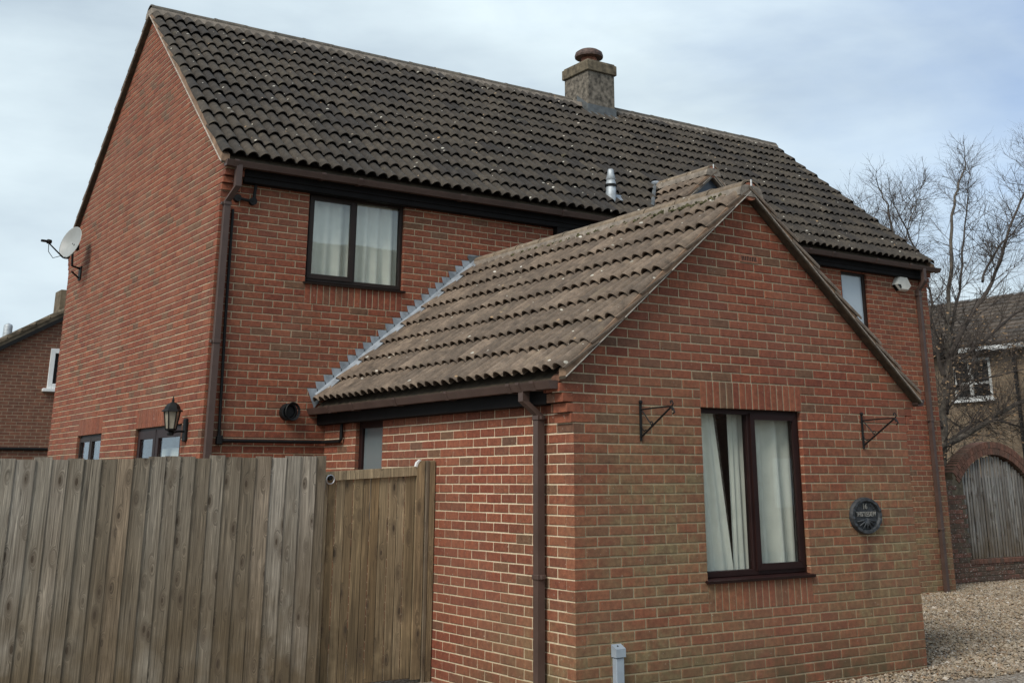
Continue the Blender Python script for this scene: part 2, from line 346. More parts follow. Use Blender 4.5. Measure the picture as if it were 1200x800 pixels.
# ---------------- brick laying
STUFF = MB()                                     # all bricks past the individually placed ones
STD = {}                                         # shared meshes
CAND = []                                        # candidates for single bricks
def clip(poly, a, b, sgn):                       # keep z <= a+b*u
    out = []
    for i in range(len(poly)):
        p, q = poly[i], poly[(i+1) % len(poly)]
        fp = p[1]-(a+b*p[0]); fq = q[1]-(a+b*q[0])
        if fp <= 0: out.append(p)
        if (fp < 0 < fq) or (fq < 0 < fp): t = fp/(fp-fq); out.append((p[0]+(q[0]-p[0])*t, p[1]+(q[1]-p[1])*t))
    return out
def brick_geo(poly, dep, c=.0045, jit=.0016, rg=random.Random(99)):
    """polygon in (u, z) -> vertices in (u, -out, z) with a chamfered face"""
    poly = [(p[0]+rg.uniform(-jit, jit), p[1]+rg.uniform(-jit, jit)) for p in poly] if dep < .1 else poly
    n = len(poly); cx = sum(p[0] for p in poly)/n; cz = sum(p[1] for p in poly)/n; vs = []
    us = [p[0] for p in poly]; zs = [p[1] for p in poly]; hw = max(us)-min(us); hh = max(zs)-min(zs)
    for p in poly: vs.append((cx+(p[0]-cx)*max(0, 1-2*c/max(hw, .01)), 0, cz+(p[1]-cz)*max(0, 1-2*c/max(hh, .01))))
    for p in poly: vs.append((p[0], c, p[1]))
    for p in poly: vs.append((p[0], dep, p[1]))
    fs = [tuple(range(n))]
    for k in (0, n):
        for i in range(n): fs.append((k+i, k+n+i, k+n+(i+1) % n, k+(i+1) % n))
    return vs, fs
class Wall:
    def __init__(s, name, O, u, out, length, flip=False, label=None):
        s.O = V(O); s.u = V(u); s.n = V(out); s.L = length; s.bricks = []; s.name = name
        s.obj = None; s.flip = flip               # flip: distances are measured from the far end
        s.ang = math.atan2(s.u.y, s.u.x); s.label = label
    def P(s, u, z, o=0): return s.O+s.u*u+V((0, 0, z))+s.n*o
    def put(s, poly, dep=.03, out=0, single=True):
        if len(poly) < 3: return
        us = [p[0] for p in poly]; zs = [p[1] for p in poly]
        if max(us)-min(us) < .012 or max(zs)-min(zs) < .012: return
        s.bricks.append((poly, dep, out, single))
def lay(wall, n0, n1, openings, clips, even_first=True, ext=None, end_ext=None, far_corner=False, hole=None, soldiers=()):
    """stretcher bond from the near corner (u=0 or u=L when flipped); openings (u0,u1,z0,z1); clips (a,b) rake lines"""
    Lw = wall.L
    for n in range(n0, n1):
        z0, z1 = Zc(n)+.005, Zc(n+1)-.005
        ev = (n % 2 == 0) == even_first
        e0 = ext(n) if ext else 0; e1 = end_ext(n) if end_ext else 0
        d = 0.0 if ev else .1125
        segs = []
        if e0 > 0:
            d = -e0; first = .215+e0 if ev else .1025+e0
            segs.append((d, d+first)); d += first+.010
        while d < Lw+e1-.02:
            e = min(d+.215, Lw+e1)
            segs.append((d, e)); d += .225
        if far_corner and segs and abs((segs[-1][1]-segs[-1][0])-.1025) < .02 and e1 == 0: segs.pop()
        ALLP = []
        for a, b in segs:
            corner = a < .001 or (far_corner and b > Lw-.001)
            pieces = [(a, b)]
            for (o0, o1, oz0, oz1) in openings:
                if oz0 < (z0+z1)/2 < oz1:
                    np_ = []
                    for p, q in pieces:
                        if q <= o0+.001 or p >= o1-.001: np_.append((p, q)); continue
                        if p < o0-.002: np_.append((p, o0))
                        if q > o1+.002: np_.append((o1, q))
                    pieces = np_
            ALLP.append([pieces, corner, [o for o in openings if o[2] < (z0+z1)/2 < o[3]]])
        flat_ = [[p, q, c_] for ps_, c_, oo in ALLP for p, q in ps_]; oo = ALLP[0][2] if ALLP else []
        i = 0
        while i < len(flat_):
            p, q, c_ = flat_[i]
            if q-p < .055 and q > .01:
                if any(abs(q-o[0]) < .03 for o in oo) and i > 0 and abs(flat_[i-1][1]-p) < .03: flat_[i-1][1] = q; flat_.pop(i); continue
                if any(abs(p-o[1]) < .03 for o in oo) and i+1 < len(flat_) and abs(flat_[i+1][0]-q) < .03: flat_[i+1][0] = p; flat_.pop(i); continue
            for o in oo:
                if 0 < o[0]-q < .03: flat_[i][1] = o[0]
                if 0 < p-o[1] < .03: flat_[i][0] = o[1]
            i += 1
        for p, q, corner in flat_:
            pieces = [(p, q)]
            for p, q in pieces:
                edge = any(abs(p-o[1]) < .002 or abs(q-o[0]) < .002 for o in openings)
                if wall.flip: p, q = Lw-q, Lw-p
                poly = [(p, z0), (q, z0), (q, z1), (p, z1)]
                for (ca, cb) in clips: poly = clip(poly, ca, cb, 1)
                if hole:
                    mu, mz = (p+q)/2, (z0+z1)/2
                    if hole(mu, mz): continue
                wall.put(poly, .1025 if corner or edge else .03, random.uniform(-.0012, .0018))
    for (u0, u1, z0) in soldiers:                # bricks on end, three courses high
        k = max(1, round((u1-u0)/.075)); st = (u1-u0)/k
        for i in range(k):
            a, b = u0+i*st+.005, u0+(i+1)*st-.005
            if wall.flip: a, b = Lw-b, Lw-a
            wall.put([(a, z0+.005), (b, z0+.005), (b, z0+.220), (a, z0+.220)], .1025, random.uniform(-.001, .0018))
def slab(mb, wall, z0, z1, openings, depth=.10, inset=.0055, gable=None, umin=0, umax=None):
    """mortar body of a wall with its openings left out"""
    Lw = wall.L if umax is None else umax
    openings = [(o[0]-.005, o[1]+.005, o[2]-.005, o[3]+.005) for o in openings]
    us = sorted({umin, Lw} | {o[0] for o in openings} | {o[1] for o in openings})
    for a, b in zip(us, us[1:]):
        if b-a < 1e-4: continue
        cuts = sorted((o[2], o[3]) for o in openings if o[0] <= a+1e-4 and o[1] >= b-1e-4)
        zz = z0
        for c0, c1 in cuts+[(z1, z1)]:
            if c0-zz > .001:
                p, q = (a, b) if not wall.flip else (wall.L-b, wall.L-a)
                A = wall.P(p, zz, -inset); mb.prism([wall.P(p, zz, -inset), wall.P(q, zz, -inset), wall.P(q, c0, -inset), wall.P(p, c0, -inset)], wall.n*-(depth-inset))
            zz = max(zz, c1)
    if gable:
        mb.prism([wall.P(*p, -inset) for p in gable], wall.n*-(depth-inset))

corb = {0: .025, 1: .06, 2: .10}
def ext_corb(e): return lambda n: (corb.get(n-e, .13 if n >= e+3 else 0))
def mk_wall(name, O, u, out, L_, flip=False, label=None): return Wall(name, O, u, out, L_, flip, label)

walls = []
# extension front gable ------------------------------------------------
wf = mk_wall('extension_gable_wall', (0, 0, 0), (1, 0, 0), (0, -1, 0), W); walls.append(wf)
OPF = (1.317, 2.497, Zc(-16), Zc(2))
tile_off = .08
clF = [(surf(E_EXT, 0)-.028, TAN), (surf(E_EXT, 0)-.085+TAN*W, -TAN)]
solF = [(OPF[0]-.004, OPF[1]+.02, Zc(2)), (OPF[0]+.0, OPF[1]+.02, Zc(-19))]
blockF = [OPF, (solF[0][0], solF[0][1], Zc(2), Zc(5)), (solF[1][0], solF[1][1], Zc(-19), Zc(-16)), (1.8475, 2.0725, Zc(19), Zc(20))]
lay(wf, -28, 30, blockF, clF, True, ext_corb(0), ext_corb(0), True, soldiers=solF)
# extension left wall, seen from the west: near corner is at u=L
we = mk_wall('extension_side_wall', (0, D, 0), (0, -1, 0), (-1, 0, 0), D, True); walls.append(we)
OPE = (3.15, 3.74, Zc(-12), Zc(2))
lay(we, -28, 2, [OPE], [], False)
wer = mk_wall('extension_far_side_wall', (W, 0, 0), (0, 1, 0), (1, 0, 0), D); walls.append(wer)
lay(wer, -28, 3, [], [], True)
# main front wall
wm = mk_wall('main_front_wall', (XL, D, 0), (1, 0, 0), (0, -1, 0), LM); walls.append(wm)
OPM = (1.02, 2.22, Zc(22), 4.72); OPR = (9.75, 10.34, Zc(18), 4.70); OPC = (4.35, 5.55, Zc(22), 4.62)
solM = [(OPM[0], OPM[1], Zc(19))]
blockM = [OPM, OPR, OPC, (OPM[0], OPM[1], Zc(19), Zc(22))]
lay(wm, -28, 36, blockM, [], True, None, None, True, soldiers=solM)
# main left gable
wg = mk_wall('main_gable_wall', (XL, YB, 0), (0, -1, 0), (-1, 0, 0), DG, True); walls.append(wg)
OG1 = (.63, 2.27, 0.0, Zc(2)); OG2 = (3.73, 4.91, Zc(-8), Zc(2))
solG = [(OG1[0], OG1[1], Zc(2)), (OG2[0], OG2[1], Zc(2))]
a1 = surf(E_MAIN, 0)-tile_off
clG = [(a1, TAN), (a1+TAN*DG, -TAN)]
blockG = [(OG1[0], OG1[1], -1, Zc(5)), (OG2[0], OG2[1], Zc(-8), Zc(5))]
lay(wg, -28, 76, blockG, clG, False, ext_corb(34), ext_corb(34), False, soldiers=solG)
# main right gable, rear wall
wr = mk_wall('main_far_gable_wall', (XR, D, 0), (0, 1, 0), (1, 0, 0), DG); walls.append(wr)
lay(wr, -28, 76, [], clG, True, ext_corb(34), ext_corb(34))
wb = mk_wall('rear_wall', (XR, YB, 0), (-1, 0, 0), (0, 1, 0), LM); walls.append(wb)
lay(wb, -28, 36, [], [], True)

# mortar bodies
def gabpoly(e, Lw, lo):
    a = surf(e, 0)-tile_off-.01; zt = Zc(0)
    return [(-.125, lo), (Lw+.125, lo), (Lw+.125, a-TAN*.125), (Lw/2, a+TAN*Lw/2), (-.125, a-TAN*.125)]
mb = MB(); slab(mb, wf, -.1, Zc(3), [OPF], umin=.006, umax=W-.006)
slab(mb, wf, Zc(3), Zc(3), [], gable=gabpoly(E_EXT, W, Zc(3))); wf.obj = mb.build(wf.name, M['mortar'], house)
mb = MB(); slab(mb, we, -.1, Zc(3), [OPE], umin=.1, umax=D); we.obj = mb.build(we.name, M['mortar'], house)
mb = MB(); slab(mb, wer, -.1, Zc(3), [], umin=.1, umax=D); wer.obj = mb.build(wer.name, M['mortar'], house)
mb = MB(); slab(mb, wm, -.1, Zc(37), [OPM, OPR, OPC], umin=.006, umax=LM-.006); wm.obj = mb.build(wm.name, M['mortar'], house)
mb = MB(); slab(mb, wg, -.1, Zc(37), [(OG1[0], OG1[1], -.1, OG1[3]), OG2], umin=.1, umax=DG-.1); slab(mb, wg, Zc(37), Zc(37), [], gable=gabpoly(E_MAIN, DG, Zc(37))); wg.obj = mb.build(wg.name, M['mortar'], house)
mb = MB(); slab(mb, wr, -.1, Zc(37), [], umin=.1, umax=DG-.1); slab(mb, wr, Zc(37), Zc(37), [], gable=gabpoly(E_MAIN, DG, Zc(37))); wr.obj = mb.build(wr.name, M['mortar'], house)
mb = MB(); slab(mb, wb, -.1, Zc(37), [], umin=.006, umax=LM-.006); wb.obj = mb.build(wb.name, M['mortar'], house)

# corbel returns under the eaves (stretcher end turned round the corner)
def corbels(wall, e, near, side, depth=.215):
    """short bricks stepping out sideways at a gable corner; side=-1 near end, +1 far end"""
    for k in range(0, 4):
        p = corb.get(k, .13)
        z0, z1 = Zc(0)+(e-E_EXT)+.075*k+.004, Zc(0)+(e-E_EXT)+.075*(k+1)-.004 if k < 3 else Zc(0)+(e-E_EXT)+.30
        cuts = [(.0985, .2125)] if k % 2 == 0 else [(.0985, .180), (.190, .2125)]
        for d0, d1 in cuts:
            base = 0 if not wall.flip else wall.L
            if side < 0: u0, u1 = (-p+.002, -.0) if not wall.flip else (wall.L+.0, wall.L+p-.002)
            else: u0, u1 = (wall.L, wall.L+p-.002) if not wall.flip else (-p+.002, 0)
            m_ = MB(); m_.prism([wall.P(u0, z0, -d0), wall.P(u1, z0, -d0), wall.P(u1, z1, -d0), wall.P(u0, z1, -d0)], wall.n*-(d1-d0))
            STUFF.add(m_.v, m_.f)
corbels(wf, E_EXT, 1, -1); corbels(wf, E_EXT, 1, 1); corbels(wg, E_MAIN, 1, -1); corbels(wr, E_MAIN, 1, -1); corbels(wg, E_MAIN, 1, 1); corbels(wr, E_MAIN, 1, 1)

# choose the bricks that show largest as single parts
def pxsize(w_, poly):
    ps = [px(w_.P(p[0], p[1])) for p in poly]
    if any(p is None for p in ps): return 0
    if any(p[0] < 2 or p[0] > 1198 or p[1] < 2 or p[1] > 798 for p in ps): return 0
    if any(p[0] < 512 and p[1] > 540 for p in ps): return 0
    a = 0
    for i in range(len(ps)): x, y = ps[i]; x2, y2 = ps[(i+1) % len(ps)]; a += x*y2-x2*y
    return abs(a)/2
cands = []
for w_ in walls:
    for i, (poly, dep, out, sg) in enumerate(w_.bricks):
        fac = w_.n.dot(CAM-w_.P(poly[0][0], poly[0][1])) > 0
        if fac and w_ in (wf, we, wm, wg): cands.append((pxsize(w_, poly), w_, i))
cands.sort(key=lambda t: -t[0]); chosen = {(id(c[1]), c[2]) for c in cands[:300]}
for w_ in walls:
    for i, (poly, dep, out, sg) in enumerate(w_.bricks):
        one = (id(w_), i) in chosen
        if one:
            u0, z0 = poly[0]; key = (tuple((round(p[0]-u0, 3), round(p[1]-z0, 3)) for p in poly), dep, i % 6)
            if key not in STD:
                vs, fs = brick_geo([(p[0]-u0, p[1]-z0) for p in poly], dep); m_ = MB(); m_.add(vs, fs); STD[key] = m_.mesh('brick', M['brick'])
            o = bpy.data.objects.new('brick', STD[key]); COL.objects.link(o); o.parent = w_.obj
            o.matrix_basis = Matrix.Translation(w_.P(u0, z0, out)) @ Matrix.Rotation(w_.ang, 4, 'Z')
        else:
            vs, fs = brick_geo(poly, dep)
            STUFF.add([w_.P(v[0], v[2], out-v[1]) for v in vs], fs)
STUFF.build('brickwork', M['bricks'], house, kind='stuff')

# air brick
mb = MB(); mb.box((1.852, -.006, Zc(19)+.005), (2.068, .05, Zc(20)-.005)); mb.build('air_brick', M['terra'], wf.obj)
mb = MB()
for i in range(9): mb.box((1.868+i*.021, -.0085, Zc(19)+.018), (1.878+i*.021, -.0045, Zc(20)-.018))
mb.build('air_brick_slot', M['black'], wf.obj)

# ------------------------------------------------------------------ roofs
def tile_mesh(cover, length, mat, name):
    mb = MB(); per = cover/2; ts = [0, .02, .08, .19, .33, .47, .61, .73, .81, .85, .92]
    def h(x):
        t = (x/per) % 1.0
        return .050*max(0.0, sin(pi*t/.85))**.62 if t < .85 else .0
    xs = [per*t for t in ts]+[per+per*t for t in ts]+[cover-1e-6]; NU = len(xs)-1
    rows = [(0, .034, 0), (0, .034, .016), (.004, .034, .0), (length, .008, 0)]
    n = NU+1
    vs = [(x, .004, h(x)+.050-.014) for x in xs]+[(x, .0, h(x)+.050-.003) for x in xs]+[(x, .006, h(x)+.050) for x in xs]+[(x, length, h(x)+.004) for x in xs]
    fs = []
    for r in range(3):
        for i in range(NU): fs.append((r*n+i, r*n+i+1, (r+1)*n+i+1, (r+1)*n+i))
    k = len(vs)                                   # underside, left edge
    vs += [(x, length, h(x)-.010) for x in xs]
    for i in range(NU): fs.append((i+1, i, k+i, k+i+1))
    fs.append((0, n, 2*n, 3*n, k)); fs.append((n-1, k+n-1, 4*n-1, 3*n-1, 2*n-1))
    mb.add(vs, fs); return mb, mb.mesh(name, mat, False)
TILES = []                                        # (matrix, mb, mesh, roof, area)
TSTUFF = {'m': MB(), 'e': MB()}
def slope(e, start, along, upv, nrm, length, rafter, roof, key, skip=None, gauge=.343, single=True, lift=0.0):
    nc = max(1, round(length/.286)); cover = length/nc; nr = int(rafter/gauge+.35); gauge = rafter/nr*1.0
    m1 = M['tile_m1'] if key == 'm' else M['tile_e1']
    mb, me = tile_mesh(cover, gauge+.07, m1, 'roof_tile')
    A, U, Nn = V(along), V(upv), V(nrm)
    for r in range(nr):
        for c in range(nc):
            o = V(start)+A*(c*cover)+U*(r*gauge)+Nn*(-.048+lift*CA+random.uniform(-.005, .007))
            ctr = o+A*cover/2+U*gauge/2
            if skip and skip(ctr): continue
            ja = random.uniform(-.014, .014)
            rotm = Matrix((A, U, Nn)).transposed().to_4x4() @ Matrix.Rotation(ja, 4, 'Z') @ Matrix.Rotation(random.uniform(-.006, .006), 4, 'Y')
            mt = Matrix.Translation(o) @ rotm
            ar = 0
            if single and Nn.dot(CAM-ctr) > 0:
                ps = [px(o+A*x+U*y) for x, y in ((0, 0), (cover, 0), (cover, gauge), (0, gauge))]
                if all(p and 0 < p[0] < 1200 and 0 < p[1] < 800 for p in ps):
                    for i in range(4): x, y = ps[i]; x2, y2 = ps[(i+1) % 4]; ar += x*y2-x2*y
            TILES.append((abs(ar)/2, mt, mb, me, roof, key))
roofM = MB(); zr = surf(E_MAIN, DG/2)
x0, x1 = XL-.065, XR+.07
def deck(e, Lw, depth0, depth1, axis):           # thin boards under the tiles
    mb = MB(); s = .06; th = .03
    zt = lambda d: surf(e, d)-s
    dl = -.12
    pr = [(dl, zt(dl)), (Lw/2, zt(Lw/2)), (Lw-dl, zt(dl)), (Lw-dl-.02, zt(dl)-th), (Lw/2, zt(Lw/2)-th), (dl+.02, zt(dl)-th)]
    return pr
prm = deck(E_MAIN, DG, 0, 0, 'x')
mb = MB(); mb.prism([(XL+.02, D+p[0], p[1]) for p in prm], (LM-.04, 0, 0)); roof_main = mb.build('roof', M['soffit'], house)
pre = deck(E_EXT, W, 0, 0, 'y')
mb = MB(); mb.prism([(p[0], .02, p[1]) for p in pre], (0, D-.022, 0)); roof_ext = mb.build('extension_roof', M['soffit'], house)
RAFM = (DG/2+.131)/CA; RAFE = (W/2+.131)/CA
CHIM = (5.85, 6.42, 7.44, 8.12)
SGX, SGZ, SGY, SGW = 5.47, 5.80, 4.10, 1.0       # small gable: ridge x, ridge z, front y, half width
def sg_skip(c): return abs(c.x-SGX) < SGW-.25 and c.y < 5.2 and SGZ-TAN*abs(c.x-SGX) > surf(E_MAIN, c.y-D)+.12
ch_skip = lambda c: CHIM[0]-.02 < c.x < CHIM[1]+.02 and c.y > CHIM[2]+.12
slope(E_MAIN, (x0, D-.131, surf(E_MAIN, -.131)), (1, 0, 0), (0, CA, SA), (0, -SA, CA), x1-x0, RAFM-.05, roof_main, 'm', lambda c: sg_skip(c) or ch_skip(c), lift=.03)
slope(E_MAIN, (x1, YB+.131, surf(E_MAIN, -.131)), (-1, 0, 0), (0, -CA, SA), (0, SA, CA), x1-x0, RAFM-.05, roof_main, 'm', ch_skip, single=False, lift=.03)
YF = -.095
slope(E_EXT, (-.131, D-.02, surf(E_EXT, -.131)), (0, -1, 0), (CA, 0, SA), (-SA, 0, CA), D-.02-YF+.014, RAFE-.07, roof_ext, 'e', lift=.05)
slope(E_EXT, (W+.131, YF-.014, surf(E_EXT, -.131)), (0, 1, 0), (-CA, 0, SA), (SA, 0, CA), D-.02-YF+.014, RAFE-.03, roof_ext, 'e', single=False)
# small gable roof over the main eaves
rs = (SGW+.1)/CA; zl = SGZ-TAN*(SGW+.1)-.05
mb = MB()
pr = [(SGX-SGW-.08, SGZ-.12-TAN*(SGW+.08)), (SGX, SGZ-.12), (SGX+SGW+.08, SGZ-.12-TAN*(SGW+.08)), (SGX+SGW+.08, SGZ-.15-TAN*(SGW+.08)), (SGX, SGZ-.15), (SGX-SGW-.08, SGZ-.15-TAN*(SGW+.08))]
mb.prism([(p[0], SGY, p[1]) for p in pr], (0, 1.45, 0)); roof_small = mb.build('small_gable_roof', M['bed'], house)
inside = lambda c: c.z < surf(E_MAIN, c.y-D)-.02
slope(0, (SGX-SGW-.1, 5.6, zl), (0, -1, 0), (CA, 0, SA), (-SA, 0, CA), 5.6-SGY+.01, rs-.03, roof_small, 'e', inside)
slope(0, (SGX+SGW+.1, SGY-.01, zl), (0, 1, 0), (-CA, 0, SA), (SA, 0, CA), 5.6-SGY+.01, rs-.03, roof_small, 'e', inside)
TILES.sort(key=lambda t: -t[0])
for i, (ar, mt, mb, me, roof, key) in enumerate(TILES):
    if i < 300 and ar > 20:
        o = bpy.data.objects.new('roof_tile', me); COL.objects.link(o); o.parent = roof
        o.matrix_basis = mt
    else: TSTUFF[key].add([mt @ V(v) for v in mb.v], mb.f)
TSTUFF['m'].build('roof_tiling', M['tile_m'], house, kind='stuff')
TSTUFF['e'].build('extension_roof_tiling', M['tile_e'], house, kind='stuff')

# ridge tiles, half round, with their mortar bed
def ridge(roof, p0, p1, rad, mat, flat_=.8, clipfn=None, seg=.45):
    p0, p1 = V(p0), V(p1); d = (p1-p0); Ln = d.length; d.normalize(); side = d.cross(V((0, 0, 1))); k = max(1, round(Ln/seg)); st = Ln/k
    for i in range(k):
        a = p0+d*(i*st+.004); c = a+d*st/2
        if clipfn and clipfn(c): continue
        mb = MB(); n = 9; L2 = st-.008; j1 = random.uniform(-.004, .005)
        for s_, r_ in ((0, rad+.006), (.03, rad+.006), (.035, rad), (L2, rad)):
            for j in range(n):
                t = pi*j/(n-1); mb.v.append(tuple(a+d*s_+side*cos(t)*r_+V((0, 0, sin(t)*r_*flat_+j1))))
        for r in range(3):
            for j in range(n-1): mb.f.append((r*n+j, r*n+j+1, (r+1)*n+j+1, (r+1)*n+j))
        k0 = len(mb.v)
        for s_ in (0, L2):
            for j in range(n):
                t = pi*j/(n-1); mb.v.append(tuple(a+d*s_+side*cos(t)*(rad-.016)+V((0, 0, sin(t)*(rad-.016)*flat_+j1))))
        for j in range(n-1): mb.f.append((j, j+1, k0+j+1, k0+j)); mb.f.append((3*n+j+1, 3*n+j, k0+n+j, k0+n+j+1))
        mb.build('ridge_tile', mat, roof)
    mb = MB(); mb.prism([p0+side*s_+V((0, 0, z)) for s_, z in ((-rad-.035, -.075), (-rad-.01, .004), (-rad*.6, .03), (rad*.6, .03), (rad+.01, .004), (rad+.035, -.075))], d*Ln)
    mb.build('ridge_bedding', M['bed'], roof)
ridge(roof_main, (x0-.005, YRID, zr-.035), (x1+.005, YRID, zr-.035), .125, M['ridge_m'], .72, lambda c: CHIM[0]-.1 < c.x < CHIM[1]+.1)
zre = surf(E_EXT, W/2)+.025
ridge(roof_ext, (XRID, YF-.01, zre-.052), (XRID, D-.01, zre-.052), .115, M['ridge_e'], .72)
ridge(roof_small, (SGX, SGY-.01, SGZ-.06), (SGX, 5.42, SGZ-.06), .105, M['ridge_e'], .75)
# moss tufts along the extension ridge
mb = MB(); rnd = random.Random(3)
for i in range(230):
    y = rnd.choice([rnd.uniform(0, 3.6), rnd.uniform(.2, 1.4)]); sd_ = -1
    c = V((XRID+sd_*rnd.uniform(.10, .18), y, 0)); c.z = surf(E_EXT, c.x)+.055+rnd.uniform(0, .02); r = rnd.uniform(.012, .04)
    vs = [c+V((rnd.uniform(.7, 1.2)*r*a, rnd.uniform(.7, 1.3)*r*b, rnd.uniform(.5, .9)*r*cc)) for a, b, cc in ((1, 0, 0), (-1, 0, 0), (0, 1, 0), (0, -1, 0), (0, 0, 1), (0, 0, -1))]
    mb.add(vs, [(0, 2, 4), (2, 1, 4), (1, 3, 4), (3, 0, 4), (2, 0, 5), (1, 2, 5), (3, 1, 5), (0, 3, 5)])
mb.build('ridge_moss', M['moss'], house, kind='stuff')

# verges: band of bedding mortar on a pale undercloak strip, soffit behind
def verge(roof, P0, P1, out, th=.10, depth=.09, matb='bed_w'):
    P0, P1, out = V(P0), V(P1), V(out); d = (P1-P0); 
    dn = V((0, 0, -1))
    mb = MB(); mb.prism([P0, P1, P1+dn*th, P0+dn*th], -out*depth); mb.build('verge', M[matb], roof)
    mb = MB(); a, b = P0+dn*(th+.001), P1+dn*(th+.001); mb.prism([a+out*.012, b+out*.012, b+out*.012+dn*.007, a+out*.012+dn*.007], -out*.014); mb.build('undercloak', M['clip_line'], roof)
    mb = MB(); mb.prism([a-out*.004+dn*.004, b-out*.004+dn*.004, b-out*.004+dn*.022, a-out*.004+dn*.022], -out*(depth-.006)); mb.build('verge_soffit', M['soffit'], roof)
def zsurf(e, d, o=.028): return surf(e, d)-o
for e, Lw, mk, roof, o in ((E_EXT, W, lambda d, z: (d, YF, z), roof_ext, (0, -1, 0)), (E_MAIN, DG, lambda d, z: (x0, D+d, z), roof_main, (-1, 0, 0)), (E_MAIN, DG, lambda d, z: (x1, D+d, z), roof_main, (1, 0, 0))):
    for sgn in (0, 1):
        f = (lambda d: d) if sgn == 0 else (lambda d, Lw=Lw: Lw-d)
        o_, t_ = ((-.035, .058) if sgn == 0 else (.012, .062)) if e == E_EXT else (.0, .075)
        verge(roof, mk(f(-.135), surf(e, -.135)-o_), mk(f(Lw/2), surf(e, Lw/2)-o_), o, t_)
for sgn in (-1, 1):
    verge(roof_small, (SGX+sgn*(SGW+.08), SGY, SGZ-.055-TAN*(SGW+.08)), (SGX, SGY, SGZ-.055), (0, -1, 0), .05, .075)
mb = MB(); zz = SGZ-.12; mb.prism([(SGX-SGW, SGY+.08, zz-TAN*SGW), (SGX+SGW, SGY+.08, zz-TAN*SGW), (SGX, SGY+.08, zz)], (0, .03, 0)); mb.build('gable_panel', M['panel'], roof_small)
mb = MB()
for sgn in (-1, 1):
    mb.prism([(SGX, SGY+.04, zz+.02), (SGX+sgn*SGW, SGY+.04, zz+.02-TAN*SGW), (SGX+sgn*SGW, SGY+.04, zz-.03-TAN*SGW), (SGX, SGY+.04, zz-.03)], (0, .038, 0))
mb.build('gable_trim', M['black'], roof_small)
# ridge end caps: small white clips and a disc of mortar
for (x, y, z, r) in ((XRID, YF, zre, roof_ext), (SGX, SGY, SGZ, roof_small)):
    mb = MB(); mb.box((x-.010, y-.022, z-.03), (x+.002, y-.012, z+.028)); mb.build('ridge_clip', M['white'], r)
    mb = MB(); mb.lathe([(0, -.02), (.085, -.02), (.085, .0), (0, 0.001)], (x, y-.0, z-.075), 14, (0, -1, 0)); mb.build('ridge_end', M['terra'], r)
# lead valley at the foot of the small gable
yv = lambda x: 0
vp = []
for t in (0, 1):
    xx = SGX-(SGW-.02)*t; z_ = SGZ-.06-TAN*(SGX-xx); yy = (z_-surf(E_MAIN, 0))/TAN+D; vp.append(V((xx, yy, z_+.03)))
mb = MB(); mb.tube([vp[0]+V((-.05, 0, .02)), (vp[0]+vp[1])/2+V((-.04, -.02, .0)), vp[1]+V((-.03, -.02, 0))], .03, 6); mb.build('valley_lead', M['leadd'], roof_small)
mb = MB(); mb.lathe([(0, .03), (.05, .02), (.07, 0), (.06, -.03)], vp[0]+V((-.08, -.05, .02)), 10); mb.build('valley_dressing', M['lead'], roof_small)

# chimney
ch = None
zb = surf(E_MAIN, CHIM[2]-D)-.15
mb = MB(); mb.bbox((CHIM[0], CHIM[2], zb), (CHIM[1], CHIM[3], 8.30), .008); ch = mb.build('chimney', M['stack'], roof_main)
mb = MB(); mb.bbox((CHIM[0]-.035, CHIM[2]-.035, 8.29), (CHIM[1]+.035, CHIM[3]+.035, 8.47), .012); mb.bbox((CHIM[0]-.01, CHIM[2]-.01, 8.465), (CHIM[1]+.01, CHIM[3]+.01, 8.50), .01); mb.build('chimney_cap', M['stackcap'], roof_main)
cxm, cym = (CHIM[0]+CHIM[1])/2, (CHIM[2]+CHIM[3])/2
mb = MB(); mb.lathe([(.14, 8.49), (.135, 8.70), (.12, 8.70)], (cxm, cym, 0), 20); mb.build('chimney_pot', M['terra'], roof_main, True)
mb = MB(); mb.lathe([(.10, 8.655), (.245, 8.665), (.25, 8.70), (.235, 8.755), (.17, 8.80), (.08, 8.825), (.001, 8.83)], (cxm, cym, 0), 22); mb.build('chimney_cowl', M['cowl'], roof_main)
mb = MB(); s_ = surf(E_MAIN, CHIM[2]-D)
mb.prism([(CHIM[0]-.02, CHIM[2]-.012, s_+.16), (CHIM[1]+.02, CHIM[2]-.012, s_+.16), (CHIM[1]+.02, CHIM[2]-.012, s_+.0), (CHIM[0]-.02, CHIM[2]-.012, s_+.0)], (0, .008, 0))
mb.prism([(CHIM[0]-.10, CHIM[2]-.02, s_+.01), (CHIM[1]+.10, CHIM[2]-.02, s_+.01), (CHIM[1]+.12, CHIM[2]-.09, s_-.05), (CHIM[0]-.08, CHIM[2]-.09, s_-.05)], (0, 0, .008))
mb.prism([(CHIM[0]-.012, CHIM[2]-.01, s_+.15), (CHIM[0]-.012, CHIM[2]-.01, s_-.0), (CHIM[0]-.012, YRID, zr), (CHIM[0]-.012, YRID, zr+.13)], (.008, 0, 0))
mb.build('chimney_flashing', M['leadd'], roof_main)

